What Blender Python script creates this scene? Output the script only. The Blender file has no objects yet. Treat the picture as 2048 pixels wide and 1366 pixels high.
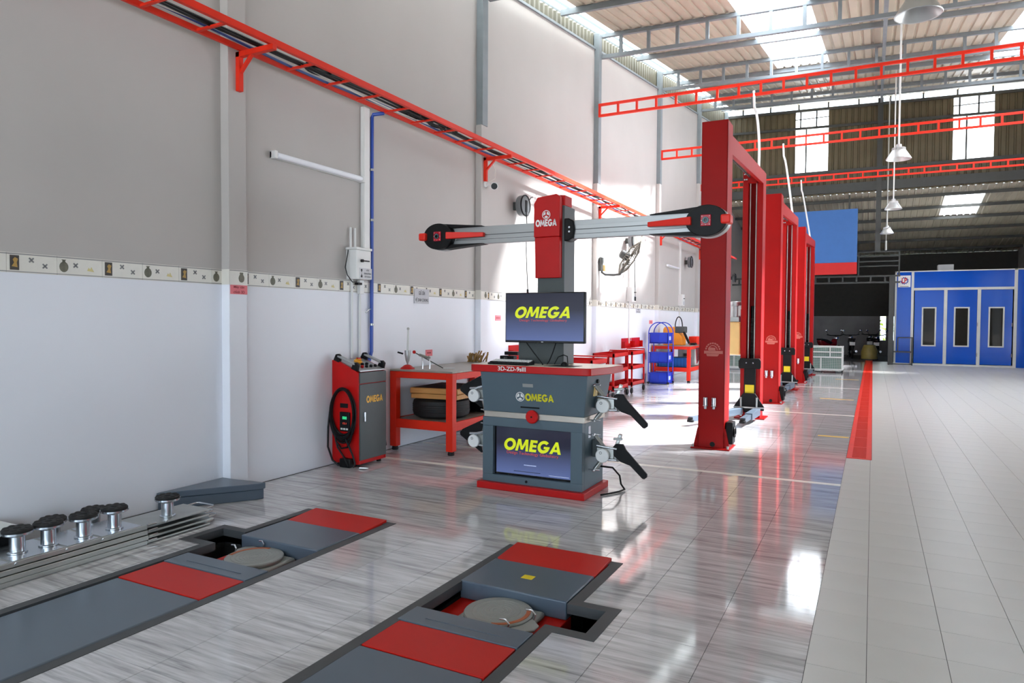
import bpy, math, random
from mathutils import Vector, Matrix
random.seed(7)
sc = bpy.context.scene
C = sc.collection
R = math.radians

# ------------------------------------------------------------------ camera, sky, sun, exposure
cam_d = bpy.data.cameras.new('camera')
cam_d.sensor_width = 36.0
cam_d.lens = 36.0 * 1392.5 / 2048.0
cam_d.clip_start = 0.05
cam_d.clip_end = 500
cam = bpy.data.objects.new('camera', cam_d)
C.objects.link(cam)
YAW, PITCH, ROLL = R(27.3767), R(-1.7093), R(0.3213)
_f = Vector((-math.sin(YAW) * math.cos(PITCH), math.cos(YAW) * math.cos(PITCH), math.sin(PITCH)))
_r = Vector((math.cos(YAW), math.sin(YAW), 0))
_u = _r.cross(_f)
_r2 = _r * math.cos(ROLL) + _u * math.sin(ROLL)
_u2 = -_r * math.sin(ROLL) + _u * math.cos(ROLL)
cm = Matrix((_r2, _u2, -_f)).transposed().to_4x4()
cm.translation = (0, 0, 1.5)
cam.matrix_world = cm
sc.camera = cam

world = bpy.data.worlds.new('sky')
sc.world = world
world.use_nodes = True
wn = world.node_tree.nodes
wn['Background'].inputs[0].default_value = (0.70, 0.85, 1.0, 1)
wn['Background'].inputs[1].default_value = 2.0

sun_d = bpy.data.lights.new('sun', 'SUN')
sun_d.energy = 32.0
sun_d.angle = R(8)
sun_d.color = (0.97, 0.985, 1.0)
sun = bpy.data.objects.new('sun', sun_d)
C.objects.link(sun)
SUN_DIR = Vector((-0.76, -0.50, -1.0)).normalized()
sun.rotation_euler = SUN_DIR.to_track_quat('-Z', 'Y').to_euler()
sun.location = (8, 6, 14)


def portal(name, loc, rot, sx, sy):
    d = bpy.data.lights.new(name, 'AREA')
    d.shape = 'RECTANGLE'
    d.size = sx
    d.size_y = sy
    d.cycles.is_portal = True
    o = bpy.data.objects.new(name, d)
    C.objects.link(o)
    o.location = loc
    o.rotation_euler = rot


portal('portal_front', (0.2, -5.05, 2.2), (R(90), 0, 0), 10.6, 4.6)
portal('portal_side', (5.65, 15.5, 2.1), (0, R(90), 0), 4.2, 13.0)
portal('portal_skylight', (-1.7, 15.4, 7.75), (R(8.6), 0, 0), 1.3, 7.6)

vs = sc.view_settings
vs.view_transform = 'Standard'
vs.look = 'None'
vs.exposure = 1.18
vs.gamma = 1.0
vs.use_curve_mapping = False
sc.cycles.use_denoising = True
sc.cycles.denoiser = 'OPENIMAGEDENOISE'
sc.cycles.max_bounces = 6
sc.cycles.diffuse_bounces = 4
sc.cycles.glossy_bounces = 4
sc.cycles.transparent_max_bounces = 12
sc.cycles.sample_clamp_indirect = 8.0
sc.cycles.use_adaptive_sampling = True
sc.cycles.adaptive_threshold = 0.04
sc.cycles.caustics_reflective = False
sc.cycles.caustics_refractive = False


# ------------------------------------------------------------------ materials
def lin(c):
    return tuple((x / 255 / 12.92 if x / 255 <= 0.04045 else ((x / 255 + 0.055) / 1.055) ** 2.4) for x in c)


def mat(name, rgb, rough=0.5, metal=0.0, var=0.06, scale=6.0, spec=0.5, emit=0.0, coat=0.0, bump=0.0, stretch=None):
    m = bpy.data.materials.new(name)
    m.use_nodes = True
    nt = m.node_tree
    b = nt.nodes['Principled BSDF']
    c = lin(rgb)
    tc = nt.nodes.new('ShaderNodeTexCoord')
    mp = nt.nodes.new('ShaderNodeMapping')
    if stretch:
        mp.inputs['Scale'].default_value = stretch
    nz = nt.nodes.new('ShaderNodeTexNoise')
    nz.inputs['Scale'].default_value = scale
    nz.inputs['Detail'].default_value = 4
    rp = nt.nodes.new('ShaderNodeValToRGB')
    rp.color_ramp.elements[0].position = 0.3
    rp.color_ramp.elements[1].position = 0.7
    rp.color_ramp.elements[0].color = (*[x * (1 - var) for x in c], 1)
    rp.color_ramp.elements[1].color = (*[min(1, x * (1 + var)) for x in c], 1)
    L = nt.links.new
    L(tc.outputs['Object'], mp.inputs[0])
    L(mp.outputs[0], nz.inputs['Vector'])
    L(nz.outputs['Fac'], rp.inputs[0])
    L(rp.outputs[0], b.inputs['Base Color'])
    b.inputs['Roughness'].default_value = rough
    b.inputs['Metallic'].default_value = metal
    b.inputs['Specular IOR Level'].default_value = spec
    if coat:
        b.inputs['Coat Weight'].default_value = coat
        b.inputs['Coat Roughness'].default_value = 0.08
    if emit:
        b.inputs['Emission Color'].default_value = (*c, 1)
        b.inputs['Emission Strength'].default_value = emit
    if bump:
        bp = nt.nodes.new('ShaderNodeBump')
        bp.inputs['Strength'].default_value = bump
        bp.inputs['Distance'].default_value = 0.01
        L(nz.outputs['Fac'], bp.inputs['Height'])
        L(bp.outputs[0], b.inputs['Normal'])
    return m


M = {}
M['wall_up'] = mat('wall_paint_grey_white', (186, 181, 177), 0.6, var=0.025, scale=1.3, bump=0.03)
M['wall_low'] = mat('wall_paint_white', (238, 240, 247), 0.45, var=0.015, scale=1.1)
M['pil'] = mat('pilaster_paint', (226, 225, 226), 0.5, var=0.02)
M['steel'] = mat('grey_steel_paint', (126, 134, 138), 0.5, var=0.07)
M['dark_steel'] = mat('dark_steel_paint', (70, 72, 70), 0.55)
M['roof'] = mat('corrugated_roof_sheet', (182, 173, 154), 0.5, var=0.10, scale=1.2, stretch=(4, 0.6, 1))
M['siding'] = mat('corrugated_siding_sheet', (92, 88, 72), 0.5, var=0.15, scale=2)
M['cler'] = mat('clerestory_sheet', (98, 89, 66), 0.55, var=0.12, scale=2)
M['grout'] = mat('tile_grout', (70, 70, 70), 0.9)
M['red'] = mat('red_enamel', (192, 12, 10), 0.4, var=0.05, spec=0.3)
M['redpost'] = mat('red_powder_coat', (164, 8, 6), 0.42, var=0.05, scale=2.5, spec=0.22)
M['orange'] = mat('orange_red_paint', (228, 46, 22), 0.45, var=0.05, spec=0.3)
M['consolered'] = mat('console_red_plastic', (188, 18, 18), 0.4, var=0.04, spec=0.3)
M['consolegrey'] = mat('console_grey_enamel', (82, 99, 109), 0.42, var=0.04, scale=3)
M['colgrey'] = mat('column_grey_enamel', (70, 76, 76), 0.45, var=0.05)
M['platgrey'] = mat('platform_grey_enamel', (86, 98, 111), 0.28, var=0.05, scale=2, bump=0.01)
M['platred'] = mat('platform_red_enamel', (194, 24, 12), 0.42, var=0.06, scale=2, spec=0.25)
M['pitframe'] = mat('pit_frame_paint', (68, 70, 72), 0.55, var=0.10, scale=5)
M['black'] = mat('black_plastic', (14, 14, 15), 0.5, var=0.1, spec=0.25)
M['rubber'] = mat('black_rubber', (20, 19, 18), 0.65, var=0.2, scale=20, bump=0.2)
M['blackgloss'] = mat('black_gloss', (10, 10, 12), 0.15)
M['chrome'] = mat('polished_zinc', (205, 210, 216), 0.22, metal=0.95, var=0.05, scale=3)
M['galv'] = mat('galvanised_steel', (180, 182, 178), 0.34, metal=0.9, var=0.12, scale=4)
M['alu'] = mat('brushed_aluminium', (176, 178, 178), 0.4, metal=0.7, var=0.05, stretch=(0.2, 6, 6))
M['stainless'] = mat('stainless_strip', (198, 190, 178), 0.32, metal=0.9, var=0.04)
M['whitep'] = mat('white_plastic', (232, 232, 230), 0.4, var=0.02)
M['whitem'] = mat('white_metal', (214, 216, 212), 0.4, var=0.03)
M['bluepipe'] = mat('blue_pipe_plastic', (22, 70, 168), 0.35, var=0.05)
M['bluecrate'] = mat('blue_crate_plastic', (24, 58, 188), 0.35, var=0.08)
M['bluebooth'] = mat('blue_gloss_panel', (0, 82, 196), 0.10, var=0.04, scale=1, spec=0.22)
M['bluesign'] = mat('blue_sign_sheet', (58, 112, 182), 0.5, var=0.03)
M['redsign'] = mat('red_sign_sheet', (206, 24, 22), 0.5, var=0.03)
M['yellow'] = mat('yellow_label', (236, 208, 18), 0.5)
M['gold'] = mat('yellow_letter', (214, 206, 30), 0.4)
M['orangelet'] = mat('orange_letter', (238, 178, 62), 0.4)
M['whitelet'] = mat('white_letter', (240, 240, 238), 0.45)
M['ink'] = mat('black_ink', (28, 28, 30), 0.6)
M['pinknote'] = mat('pink_paper', (238, 132, 140), 0.7)
M['pinkink'] = mat('dark_red_ink', (150, 40, 52), 0.7)
M['signgrey'] = mat('sign_plate_grey', (196, 196, 200), 0.35)
M['cream'] = mat('cream_tank', (250, 214, 140), 0.4, var=0.04)
M['wood'] = mat('light_wood', (196, 142, 78), 0.55, var=0.15, scale=3, stretch=(1, 12, 12))
M['straw'] = mat('straw_bristle', (140, 108, 58), 0.8, var=0.2, scale=25)
M['benchtop'] = mat('bench_top_wood_grey', (150, 142, 132), 0.35, var=0.15, scale=3, stretch=(1, 10, 1))
M['turn'] = mat('turntable_grey', (150, 152, 148), 0.45, metal=0.3, var=0.06)
M['gold2'] = mat('tan_scale_strip', (176, 92, 48), 0.5)
M['linepaint'] = mat('floor_line_paint', (236, 233, 224), 0.3, var=0.06, scale=12)
M['yellowline'] = mat('yellow_floor_paint', (232, 186, 60), 0.35, var=0.1, scale=12)
M['tube'] = mat('light_diffuser', (236, 238, 244), 0.25, var=0.01)
M['lampalu'] = mat('lamp_reflector', (206, 208, 208), 0.35, metal=0.5, var=0.03)
M['cage'] = mat('green_sheet', (108, 140, 128), 0.6, var=0.08)
M['olive'] = mat('olive_plastic', (168, 150, 78), 0.45, var=0.1)
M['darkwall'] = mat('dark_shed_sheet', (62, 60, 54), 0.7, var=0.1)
M['plaster2'] = mat('old_plaster', (150, 150, 150), 0.8, var=0.12, scale=2)
M['machine'] = mat('orange_machine_paint', (240, 150, 40), 0.4, var=0.05)
M['leaf'] = mat('leaf_green', (150, 170, 40), 0.6, var=0.3, scale=9)
M['moto'] = mat('motorbike_black', (26, 22, 24), 0.25, var=0.1)
M['motored'] = mat('motorbike_maroon', (90, 14, 18), 0.25, var=0.1)
M['cablewhite'] = mat('white_cable', (226, 224, 216), 0.5)
M['cableblue'] = mat('blue_cable', (30, 66, 130), 0.5)
M['greenled'] = mat('green_display', (60, 230, 150), 0.4, emit=0.5)
M['redled'] = mat('red_display', (230, 70, 50), 0.4, emit=0.4)
M['screenyellow'] = mat('screen_yellow', (196, 206, 30), 0.3, emit=0.26)
M['screenred'] = mat('screen_red_text', (196, 70, 60), 0.3, emit=0.18)
M['screenpale'] = mat('screen_pale_text', (170, 180, 215), 0.3, emit=0.15)
M['vase'] = mat('border_motif_olive', (104, 102, 86), 0.5, var=0.25, scale=30)
M['border'] = mat('border_tile_cream', (226, 222, 212), 0.3, var=0.04, scale=8)
M['borderline'] = mat('border_line_grey', (150, 148, 146), 0.4)
M['motifdark'] = mat('border_motif_dark', (62, 56, 50), 0.5)
M['motifgold'] = mat('border_motif_gold', (176, 140, 70), 0.5)
M['motifgrey'] = mat('border_motif_grey', (124, 124, 124), 0.5)
M['motifpale'] = mat('border_motif_pale_yellow', (214, 200, 140), 0.5)
M['crimson'] = mat('camera_face_crimson', (176, 24, 44), 0.3)
M['finlit'] = mat('fin_skylit_red', (232, 48, 36), 0.4, spec=0.3)  # light from the sky on the fins is put into this brighter red
M['reelgrey'] = mat('reel_grey_plastic', (112, 116, 118), 0.4, var=0.08)
M['fanwire'] = mat('fan_wire_grey', (88, 84, 72), 0.5, var=0.08)
M['lensring'] = mat('lens_ring_led', (120, 200, 210), 0.3)
M['amber'] = mat('amber_switch', (246, 170, 40), 0.4)


def floor_mat():
    m = bpy.data.materials.new('grey_wood_look_tile')
    m.use_nodes = True
    nt = m.node_tree
    L = nt.links.new
    b = nt.nodes['Principled BSDF']
    g = nt.nodes.new('ShaderNodeNewGeometry')
    oi = nt.nodes.new('ShaderNodeObjectInfo')
    mul = nt.nodes.new('ShaderNodeVectorMath')
    mul.operation = 'SCALE'
    L(oi.outputs['Location'], mul.inputs[0])
    mul.inputs['Scale'].default_value = 0.03
    add = nt.nodes.new('ShaderNodeVectorMath')
    L(g.outputs['Position'], add.inputs[0])
    L(mul.outputs[0], add.inputs[1])
    fac = []
    for sx, sy, det in ((2.0, 30, 5), (0.9, 9, 3), (6, 90, 3)):
        mp = nt.nodes.new('ShaderNodeMapping')
        mp.inputs['Scale'].default_value = (sx, sy, 1)
        L(add.outputs[0], mp.inputs[0])
        n = nt.nodes.new('ShaderNodeTexNoise')
        n.inputs['Scale'].default_value = 1.0
        n.inputs['Detail'].default_value = det
        n.inputs['Roughness'].default_value = 0.6
        n.inputs['Distortion'].default_value = 0.25
        L(mp.outputs[0], n.inputs['Vector'])
        fac.append(n.outputs['Fac'])
    m1 = nt.nodes.new('ShaderNodeMath'); m1.operation = 'MULTIPLY'; m1.inputs[1].default_value = 0.5
    L(fac[0], m1.inputs[0])
    m2 = nt.nodes.new('ShaderNodeMath'); m2.operation = 'MULTIPLY_ADD'; m2.inputs[1].default_value = 0.32
    L(fac[1], m2.inputs[0]); L(m1.outputs[0], m2.inputs[2])
    m3 = nt.nodes.new('ShaderNodeMath'); m3.operation = 'MULTIPLY_ADD'; m3.inputs[1].default_value = 0.18
    L(fac[2], m3.inputs[0]); L(m2.outputs[0], m3.inputs[2])
    rp = nt.nodes.new('ShaderNodeValToRGB')
    e = rp.color_ramp.elements
    e[0].position = 0.33
    e[0].color = (*lin((128, 126, 127)), 1)
    e[1].position = 0.63
    e[1].color = (*lin((222, 221, 223)), 1)
    k = rp.color_ramp.elements.new(0.49)
    k.color = (*lin((192, 190, 192)), 1)
    L(m3.outputs[0], rp.inputs[0])
    L(rp.outputs[0], b.inputs['Base Color'])
    b.inputs['Roughness'].default_value = 0.07
    b.inputs['Specular IOR Level'].default_value = 0.62
    return m


M['tile'] = floor_mat()
M['wtile'] = mat('white_floor_tile', (200, 199, 194), 0.34, var=0.03, scale=2.5, spec=0.4)


def panel_glass(name, col, tr, rough=0.3):
    m = bpy.data.materials.new(name)
    m.use_nodes = True
    nt = m.node_tree
    nt.nodes.remove(nt.nodes['Principled BSDF'])
    out = nt.nodes['Material Output']
    t = nt.nodes.new('ShaderNodeBsdfTransparent')
    t.inputs[0].default_value = (*col, 1)
    d = nt.nodes.new('ShaderNodeBsdfTranslucent')
    d.inputs[0].default_value = (*col, 1)
    mx = nt.nodes.new('ShaderNodeMixShader')
    nz = nt.nodes.new('ShaderNodeTexNoise')
    nz.inputs['Scale'].default_value = 3
    mr = nt.nodes.new('ShaderNodeMapRange')
    mr.inputs['To Min'].default_value = (1 - tr) * 0.9
    mr.inputs['To Max'].default_value = min(1, (1 - tr) * 1.1)
    nt.links.new(nz.outputs['Fac'], mr.inputs[0])
    nt.links.new(mr.outputs[0], mx.inputs[0])
    nt.links.new(t.outputs[0], mx.inputs[1])
    nt.links.new(d.outputs[0], mx.inputs[2])
    nt.links.new(mx.outputs[0], out.inputs[0])
    return m


M['sky_panel'] = panel_glass('clear_roof_panel', (0.97, 0.98, 1.0), 0.68)
M['translucent'] = panel_glass('milky_roof_panel', (0.34, 0.35, 0.34), 0.0)


def window_glass():
    m = bpy.data.materials.new('booth_window_glass')
    m.use_nodes = True
    b = m.node_tree.nodes['Principled BSDF']
    nz = m.node_tree.nodes.new('ShaderNodeTexNoise')
    nz.inputs['Scale'].default_value = 2
    mr = m.node_tree.nodes.new('ShaderNodeMapRange')
    mr.inputs['To Min'].default_value = 0.02
    mr.inputs['To Max'].default_value = 0.05
    m.node_tree.links.new(nz.outputs['Fac'], mr.inputs[0])
    m.node_tree.links.new(mr.outputs[0], b.inputs['Roughness'])
    b.inputs['Base Color'].default_value = (0.25, 0.22, 0.18, 1)
    b.inputs['Transmission Weight'].default_value = 0.9
    b.inputs['IOR'].default_value = 1.15
    return m


M['winglass'] = window_glass()


def screen_mat(name, top, bot, emit):
    m = bpy.data.materials.new(name)
    m.use_nodes = True
    nt = m.node_tree
    b = nt.nodes['Principled BSDF']
    tc = nt.nodes.new('ShaderNodeTexCoord')
    sp = nt.nodes.new('ShaderNodeSeparateXYZ')
    nt.links.new(tc.outputs['Generated'], sp.inputs[0])
    rp = nt.nodes.new('ShaderNodeValToRGB')
    rp.color_ramp.elements[0].color = (*lin(bot), 1)
    rp.color_ramp.elements[1].color = (*lin(top), 1)
    rp.color_ramp.elements[1].position = 0.65
    nt.links.new(sp.outputs['Z'], rp.inputs[0])
    nt.links.new(rp.outputs[0], b.inputs['Emission Color'])
    b.inputs['Emission Strength'].default_value = emit
    b.inputs['Base Color'].default_value = (0.01, 0.01, 0.015, 1)
    b.inputs['Roughness'].default_value = 0.12
    return m


M['screen'] = screen_mat('monitor_picture', (34, 36, 52), (88, 104, 156), 0.45)


# ------------------------------------------------------------------ mesh builder
ORG = {}


class MB:
    def __init__(s, T=None):
        s.v = []
        s.f = []
        s.T = T

    def add(s, vs_, fs):
        n = len(s.v)
        if s.T is not None:
            vs_ = [s.T @ Vector(p) for p in vs_]
        s.v += [tuple(p) for p in vs_]
        s.f += [tuple(i + n for i in f) for f in fs]
        return s

    def box(s, x0, x1, y0, y1, z0, z1):
        return s.add([(x0, y0, z0), (x1, y0, z0), (x1, y1, z0), (x0, y1, z0), (x0, y0, z1), (x1, y0, z1), (x1, y1, z1), (x0, y1, z1)],
                     [(3, 2, 1, 0), (4, 5, 6, 7), (0, 1, 5, 4), (1, 2, 6, 5), (2, 3, 7, 6), (3, 0, 4, 7)])

    def hexa(s, a, b):  # a: 4 bottom corners CCW, b: 4 top corners
        return s.add(list(a) + list(b), [(3, 2, 1, 0), (4, 5, 6, 7), (0, 1, 5, 4), (1, 2, 6, 5), (2, 3, 7, 6), (3, 0, 4, 7)])

    def bar(s, p0, p1, w, h=None, up=(0, 0, 1)):  # square bar between points
        h = h or w
        p0, p1 = Vector(p0), Vector(p1)
        d = (p1 - p0).normalized()
        u = Vector(up)
        if abs(d.dot(u)) > 0.98:
            u = Vector((1, 0, 0))
        sd = d.cross(u).normalized()
        u = sd.cross(d).normalized()
        q = [(-w / 2, -h / 2), (w / 2, -h / 2), (w / 2, h / 2), (-w / 2, h / 2)]
        return s.hexa([p0 + sd * a + u * b for a, b in q], [p1 + sd * a + u * b for a, b in q])

    def ring(s, c, d, r, n, ph=0):
        d = Vector(d).normalized()
        u = Vector((0, 0, 1)) if abs(d.z) < 0.9 else Vector((1, 0, 0))
        a = d.cross(u).normalized()
        b = d.cross(a).normalized()
        return [Vector(c) + a * (r * math.cos(2 * math.pi * i / n + ph)) + b * (r * math.sin(2 * math.pi * i / n + ph)) for i in range(n)]

    def lathe(s, prof, c=(0, 0, 0), d=(0, 0, 1), n=20, cap=True):  # prof: (r, h) pairs along d
        d = Vector(d).normalized()
        vv = []
        for r, h in prof:
            vv += s.ring(Vector(c) + d * h, d, max(r, 1e-5), n)
        ff = []
        for k in range(len(prof) - 1):
            for i in range(n):
                j = (i + 1) % n
                ff.append((k * n + i, (k + 1) * n + i, (k + 1) * n + j, k * n + j))
        if cap:
            ff.append(tuple(range(n)))
            ff.append(tuple((len(prof) - 1) * n + i for i in reversed(range(n))))
        return s.add(vv, ff)

    def cyl(s, p0, p1, r, n=14, r2=None):
        p0, p1 = Vector(p0), Vector(p1)
        return s.lathe([(r, 0), (r if r2 is None else r2, (p1 - p0).length)], p0, p1 - p0, n)

    def tube(s, pts, r, n=8, closed=False):
        pts = [Vector(p) for p in pts]
        m = len(pts)
        vv, ff = [], []
        up = Vector((0, 0, 1))
        prev = None
        for i, p in enumerate(pts):
            a = pts[(i - 1) % m] if (closed or i > 0) else p
            b = pts[(i + 1) % m] if (closed or i < m - 1) else p
            d = (b - a).normalized()
            if prev is None:
                u = up if abs(d.z) < 0.9 else Vector((1, 0, 0))
                sd = d.cross(u).normalized()
            else:
                sd = (prev - d * prev.dot(d)).normalized()
            prev = sd
            w = d.cross(sd)
            vv += [p + sd * (r * math.cos(2 * math.pi * k / n)) + w * (r * math.sin(2 * math.pi * k / n)) for k in range(n)]
        for i in range(m if closed else m - 1):
            i2 = (i + 1) % m
            for k in range(n):
                k2 = (k + 1) % n
                ff.append((i * n + k, i * n + k2, i2 * n + k2, i2 * n + k))
        if not closed:
            ff.append(tuple(reversed(range(n))))
            ff.append(tuple((m - 1) * n + k for k in range(n)))
        return s.add(vv, ff)

    def torus(s, c, d, R_, r, n=24, k=8):
        return s.tube(s.ring(c, d, R_, n), r, k, True)

    def prism(s, poly, o, ux, uy, un, t):  # 2D polygon in plane o + x*ux + y*uy, thickness t along un
        o, ux, uy, un = Vector(o), Vector(ux), Vector(uy), Vector(un)
        n = len(poly)
        a = [o + ux * x + uy * y for x, y in poly]
        b = [p + un * t for p in a]
        ff = [tuple(reversed(range(n))), tuple(n + i for i in range(n))]
        ff += [(i, (i + 1) % n, n + (i + 1) % n, n + i) for i in range(n)]
        return s.add(a + b, ff)

    def sphere(s, c, r, n=14, m=8, sz=1.0):
        return s.lathe([(r * math.sin(math.pi * i / m), -r * sz * math.cos(math.pi * i / m)) for i in range(m + 1)], c, (0, 0, 1), n, False)

    def build(s, name, m, parent=None, smooth=True, bevel=0.0, origin=None, kind=None, label=None):
        me = bpy.data.meshes.new(name)
        if parent is not None:
            o0 = ORG[parent.name]
        elif origin is not None:
            o0 = Vector(origin)
        else:
            xs = [p[0] for p in s.v]; ys = [p[1] for p in s.v]; zs = [p[2] for p in s.v]
            o0 = Vector(((min(xs) + max(xs)) / 2, (min(ys) + max(ys)) / 2, min(zs)))
        me.from_pydata([(p[0] - o0[0], p[1] - o0[1], p[2] - o0[2]) for p in s.v], [], s.f)
        me.validate()
        me.materials.append(M[m] if isinstance(m, str) else m)
        if smooth:
            me.polygons.foreach_set('use_smooth', [True] * len(me.polygons))
            me.set_sharp_from_angle(angle=R(32))
        o = bpy.data.objects.new(name, me)
        C.objects.link(o)
        if parent is not None:
            o.parent = parent
        else:
            o.location = o0
        ORG[o.name] = o0
        if bevel:
            bv = o.modifiers.new('bevel', 'BEVEL')
            bv.width = bevel
            bv.segments = 2
            bv.limit_method = 'ANGLE'
            bv.angle_limit = R(40)
        if kind:
            o['kind'] = kind
        if label:
            o['label'] = label
        return o


def thing(name, label, cat, loc, group=None):
    o = bpy.data.objects.new(name, None)
    o.empty_display_size = 0.2
    C.objects.link(o)
    o.location = loc
    ORG[o.name] = Vector(loc)
    tag(o, label, cat, group)
    return o


def tag(o, label, cat, group=None, kind=None):
    o['label'] = label
    o['category'] = cat
    if group:
        o['group'] = group
    if kind:
        o['kind'] = kind
    return o


def copy_tree(o, parent=None, loc=None):
    c = o.copy()
    C.objects.link(c)
    if parent is not None:
        c.parent = parent
    if loc is not None:
        c.location = loc
    ORG[c.name] = Vector(c.location) if parent is None else ORG[parent.name]
    for ch in list(o.children):
        copy_tree(ch, c)
    return c


def text(name, body, m, parent, o, ux, uy, w, h, t=0.002, bold=0.0, shear=0.0, align=None):
    """lettering as a solid mesh fitted into a w x h box at corner o, along ux / uy, thickness t along ux x uy"""
    cu = bpy.data.curves.new(name, 'FONT')
    cu.body = body
    cu.size = 1.0
    cu.offset = bold
    cu.shear = shear
    cu.align_x = align or 'LEFT'
    cu.resolution_u = 3
    to = bpy.data.objects.new(name, cu)
    C.objects.link(to)
    bpy.context.view_layer.update()
    me0 = to.to_mesh()
    vs_ = [v.co.copy() for v in me0.vertices]
    fs = [tuple(p.vertices) for p in me0.polygons]
    to.to_mesh_clear()
    bpy.data.objects.remove(to)
    bpy.data.curves.remove(cu)
    x0 = min(v.x for v in vs_); x1 = max(v.x for v in vs_); y0 = min(v.y for v in vs_); y1 = max(v.y for v in vs_)
    ux, uy, o = Vector(ux).normalized(), Vector(uy).normalized(), Vector(o)
    un = ux.cross(uy)
    b = MB()
    pts = [o + ux * ((v.x - x0) / (x1 - x0) * w) + uy * ((v.y - y0) / (y1 - y0) * h) for v in vs_]
    n = len(pts)
    edges = {}
    for f in fs:
        for i in range(len(f)):
            a, c = f[i], f[(i + 1) % len(f)]
            edges[(a, c)] = True
    side = [(a, c, c + n, a + n) for (a, c) in edges if (c, a) not in edges]
    b.add(pts + [p + un * t for p in pts], [tuple(reversed(f)) for f in fs] + [tuple(i + n for i in f) for f in fs] + side)
    return b.build(name, m, parent, smooth=False)


def omega(name, m, parent, o, ux, uy, w, h, t=0.002, shear=0.0):
    """heavy geometric capitals O M E G A, each letter built from solid strokes"""
    ux, uy, o = Vector(ux).normalized(), Vector(uy).normalized(), Vector(o)
    un = ux.cross(uy)
    Q = []

    def ring(cx, a0, a1, n):
        for i in range(n):
            p, q_ = a0 + (a1 - a0) * i / n, a0 + (a1 - a0) * (i + 1) / n
            Q.append([(cx + 0.285 * math.cos(p), 0.5 + 0.27 * math.sin(p)), (cx + 0.56 * math.cos(p), 0.5 + 0.53 * math.sin(p)), (cx + 0.56 * math.cos(q_), 0.5 + 0.53 * math.sin(q_)), (cx + 0.285 * math.cos(q_), 0.5 + 0.27 * math.sin(q_))])

    ring(0.56, 0, 2 * math.pi, 28)
    x = 1.14
    for k in (1, -1):
        f = lambda px: x + (px if k > 0 else 1.24 - px)
        for poly in ([(0.0, 0), (0.25, 0), (0.36, 1), (0.14, 1)], [(0.14, 1), (0.40, 1), (0.72, 0.12), (0.52, 0.12)]):
            pl = [(f(a), b) for a, b in poly]
            Q.append(pl if k > 0 else pl[::-1])
    x = 2.46
    for (a, b, c, d) in ((0, 0.27, 0, 1), (0.27, 0.66, 0.78, 1), (0.27, 0.62, 0.40, 0.61), (0.27, 0.66, 0, 0.22)):
        Q.append([(x + a, c), (x + b, c), (x + b, d), (x + a, d)])
    x = 3.20
    ring(x + 0.56, R(42), R(338), 24)
    Q.append([(x + 0.58, 0.34), (x + 1.10, 0.34), (x + 1.12, 0.54), (x + 0.58, 0.54)])
    x = 4.36
    Q.append([(x, 0), (x + 0.28, 0), (x + 0.64, 1), (x + 0.42, 1)])
    Q.append([(x + 0.78, 0), (x + 1.06, 0), (x + 0.64, 1), (x + 0.42, 1)])
    Q.append([(x + 0.24, 0.18), (x + 0.82, 0.18), (x + 0.74, 0.38), (x + 0.32, 0.38)])
    tot = 5.42 + shear
    b = MB()
    for q_ in Q:
        b.prism([((px + shear * py) / tot * w, py * h) for px, py in q_], o, ux, uy, un, t)
    return b.build(name, m, parent, smooth=False)


def logo_wheel(m, parent, c, ux, uy, r, t=0.002, name='wheel_logo'):
    c, ux, uy = Vector(c), Vector(ux), Vector(uy)
    un = ux.cross(uy)
    b = MB()
    n = 28
    for r0, r1 in ((r * 0.86, r),):
        P = [(math.cos(2 * math.pi * i / n), math.sin(2 * math.pi * i / n)) for i in range(n)]
        for i in range(n):
            a, d = P[i], P[(i + 1) % n]
            q = [(a[0] * r0, a[1] * r0), (a[0] * r1, a[1] * r1), (d[0] * r1, d[1] * r1), (d[0] * r0, d[1] * r0)]
            b.prism(q, c, ux, uy, un, t)
    for k in range(3):  # three petal segments
        a0 = math.pi / 2 + k * 2 * math.pi / 3 + 0.28
        a1 = a0 + 2 * math.pi / 3 - 0.56
        poly = [(0.16 * r * math.cos((a0 + a1) / 2), 0.16 * r * math.sin((a0 + a1) / 2))]
        for i in range(7):
            a = a0 + (a1 - a0) * i / 6
            poly.append((0.72 * r * math.cos(a), 0.72 * r * math.sin(a)))
        b.prism(poly, c, ux, uy, un, t)
    return b.build(name, m, parent, smooth=False)


X, Y, Z = Vector((1, 0, 0)), Vector((0, 1, 0)), Vector((0, 0, 1))


def arc(p, a0, a1, n, f):
    return [f(a0 + (a1 - a0) * i / n) for i in range(n + 1)]


# ------------------------------------------------------------------ the hall: floor with pits
WX = -4.96            # inner face of the left wall
RX = 5.4              # inner face of the right wall
GB = -0.235           # boundary between grey and white tiles


def roofz(x, y):
    return 7.19 + 0.152 * (y - 13.17) - 0.03 * (x + 4.96)


PITS = [(-3.95, -3.09, -1.5, 4.13), (-4.17, -3.94, 3.13, 3.51), (-2.135, -1.345, -1.5, 4.11), (-1.36, -1.13, 3.03, 3.44)]


def cut(rects, h):
    out = []
    for (a, b, c, d) in rects:
        x0, x1, y0, y1 = max(a, h[0]), min(b, h[1]), max(c, h[2]), min(d, h[3])
        if x0 >= x1 - 1e-6 or y0 >= y1 - 1e-6:
            out.append((a, b, c, d))
            continue
        if a < x0: out.append((a, x0, c, d))
        if x1 < b: out.append((x1, b, c, d))
        if c < y0: out.append((x0, x1, c, y0))
        if y1 < d: out.append((x0, x1, y1, d))
    return [q for q in out if q[1] - q[0] > 0.002 and q[3] - q[2] > 0.002]


def cut_all(r, holes):
    rs = [r]
    for h in holes:
        rs = cut(rs, h)
    return rs


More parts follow.
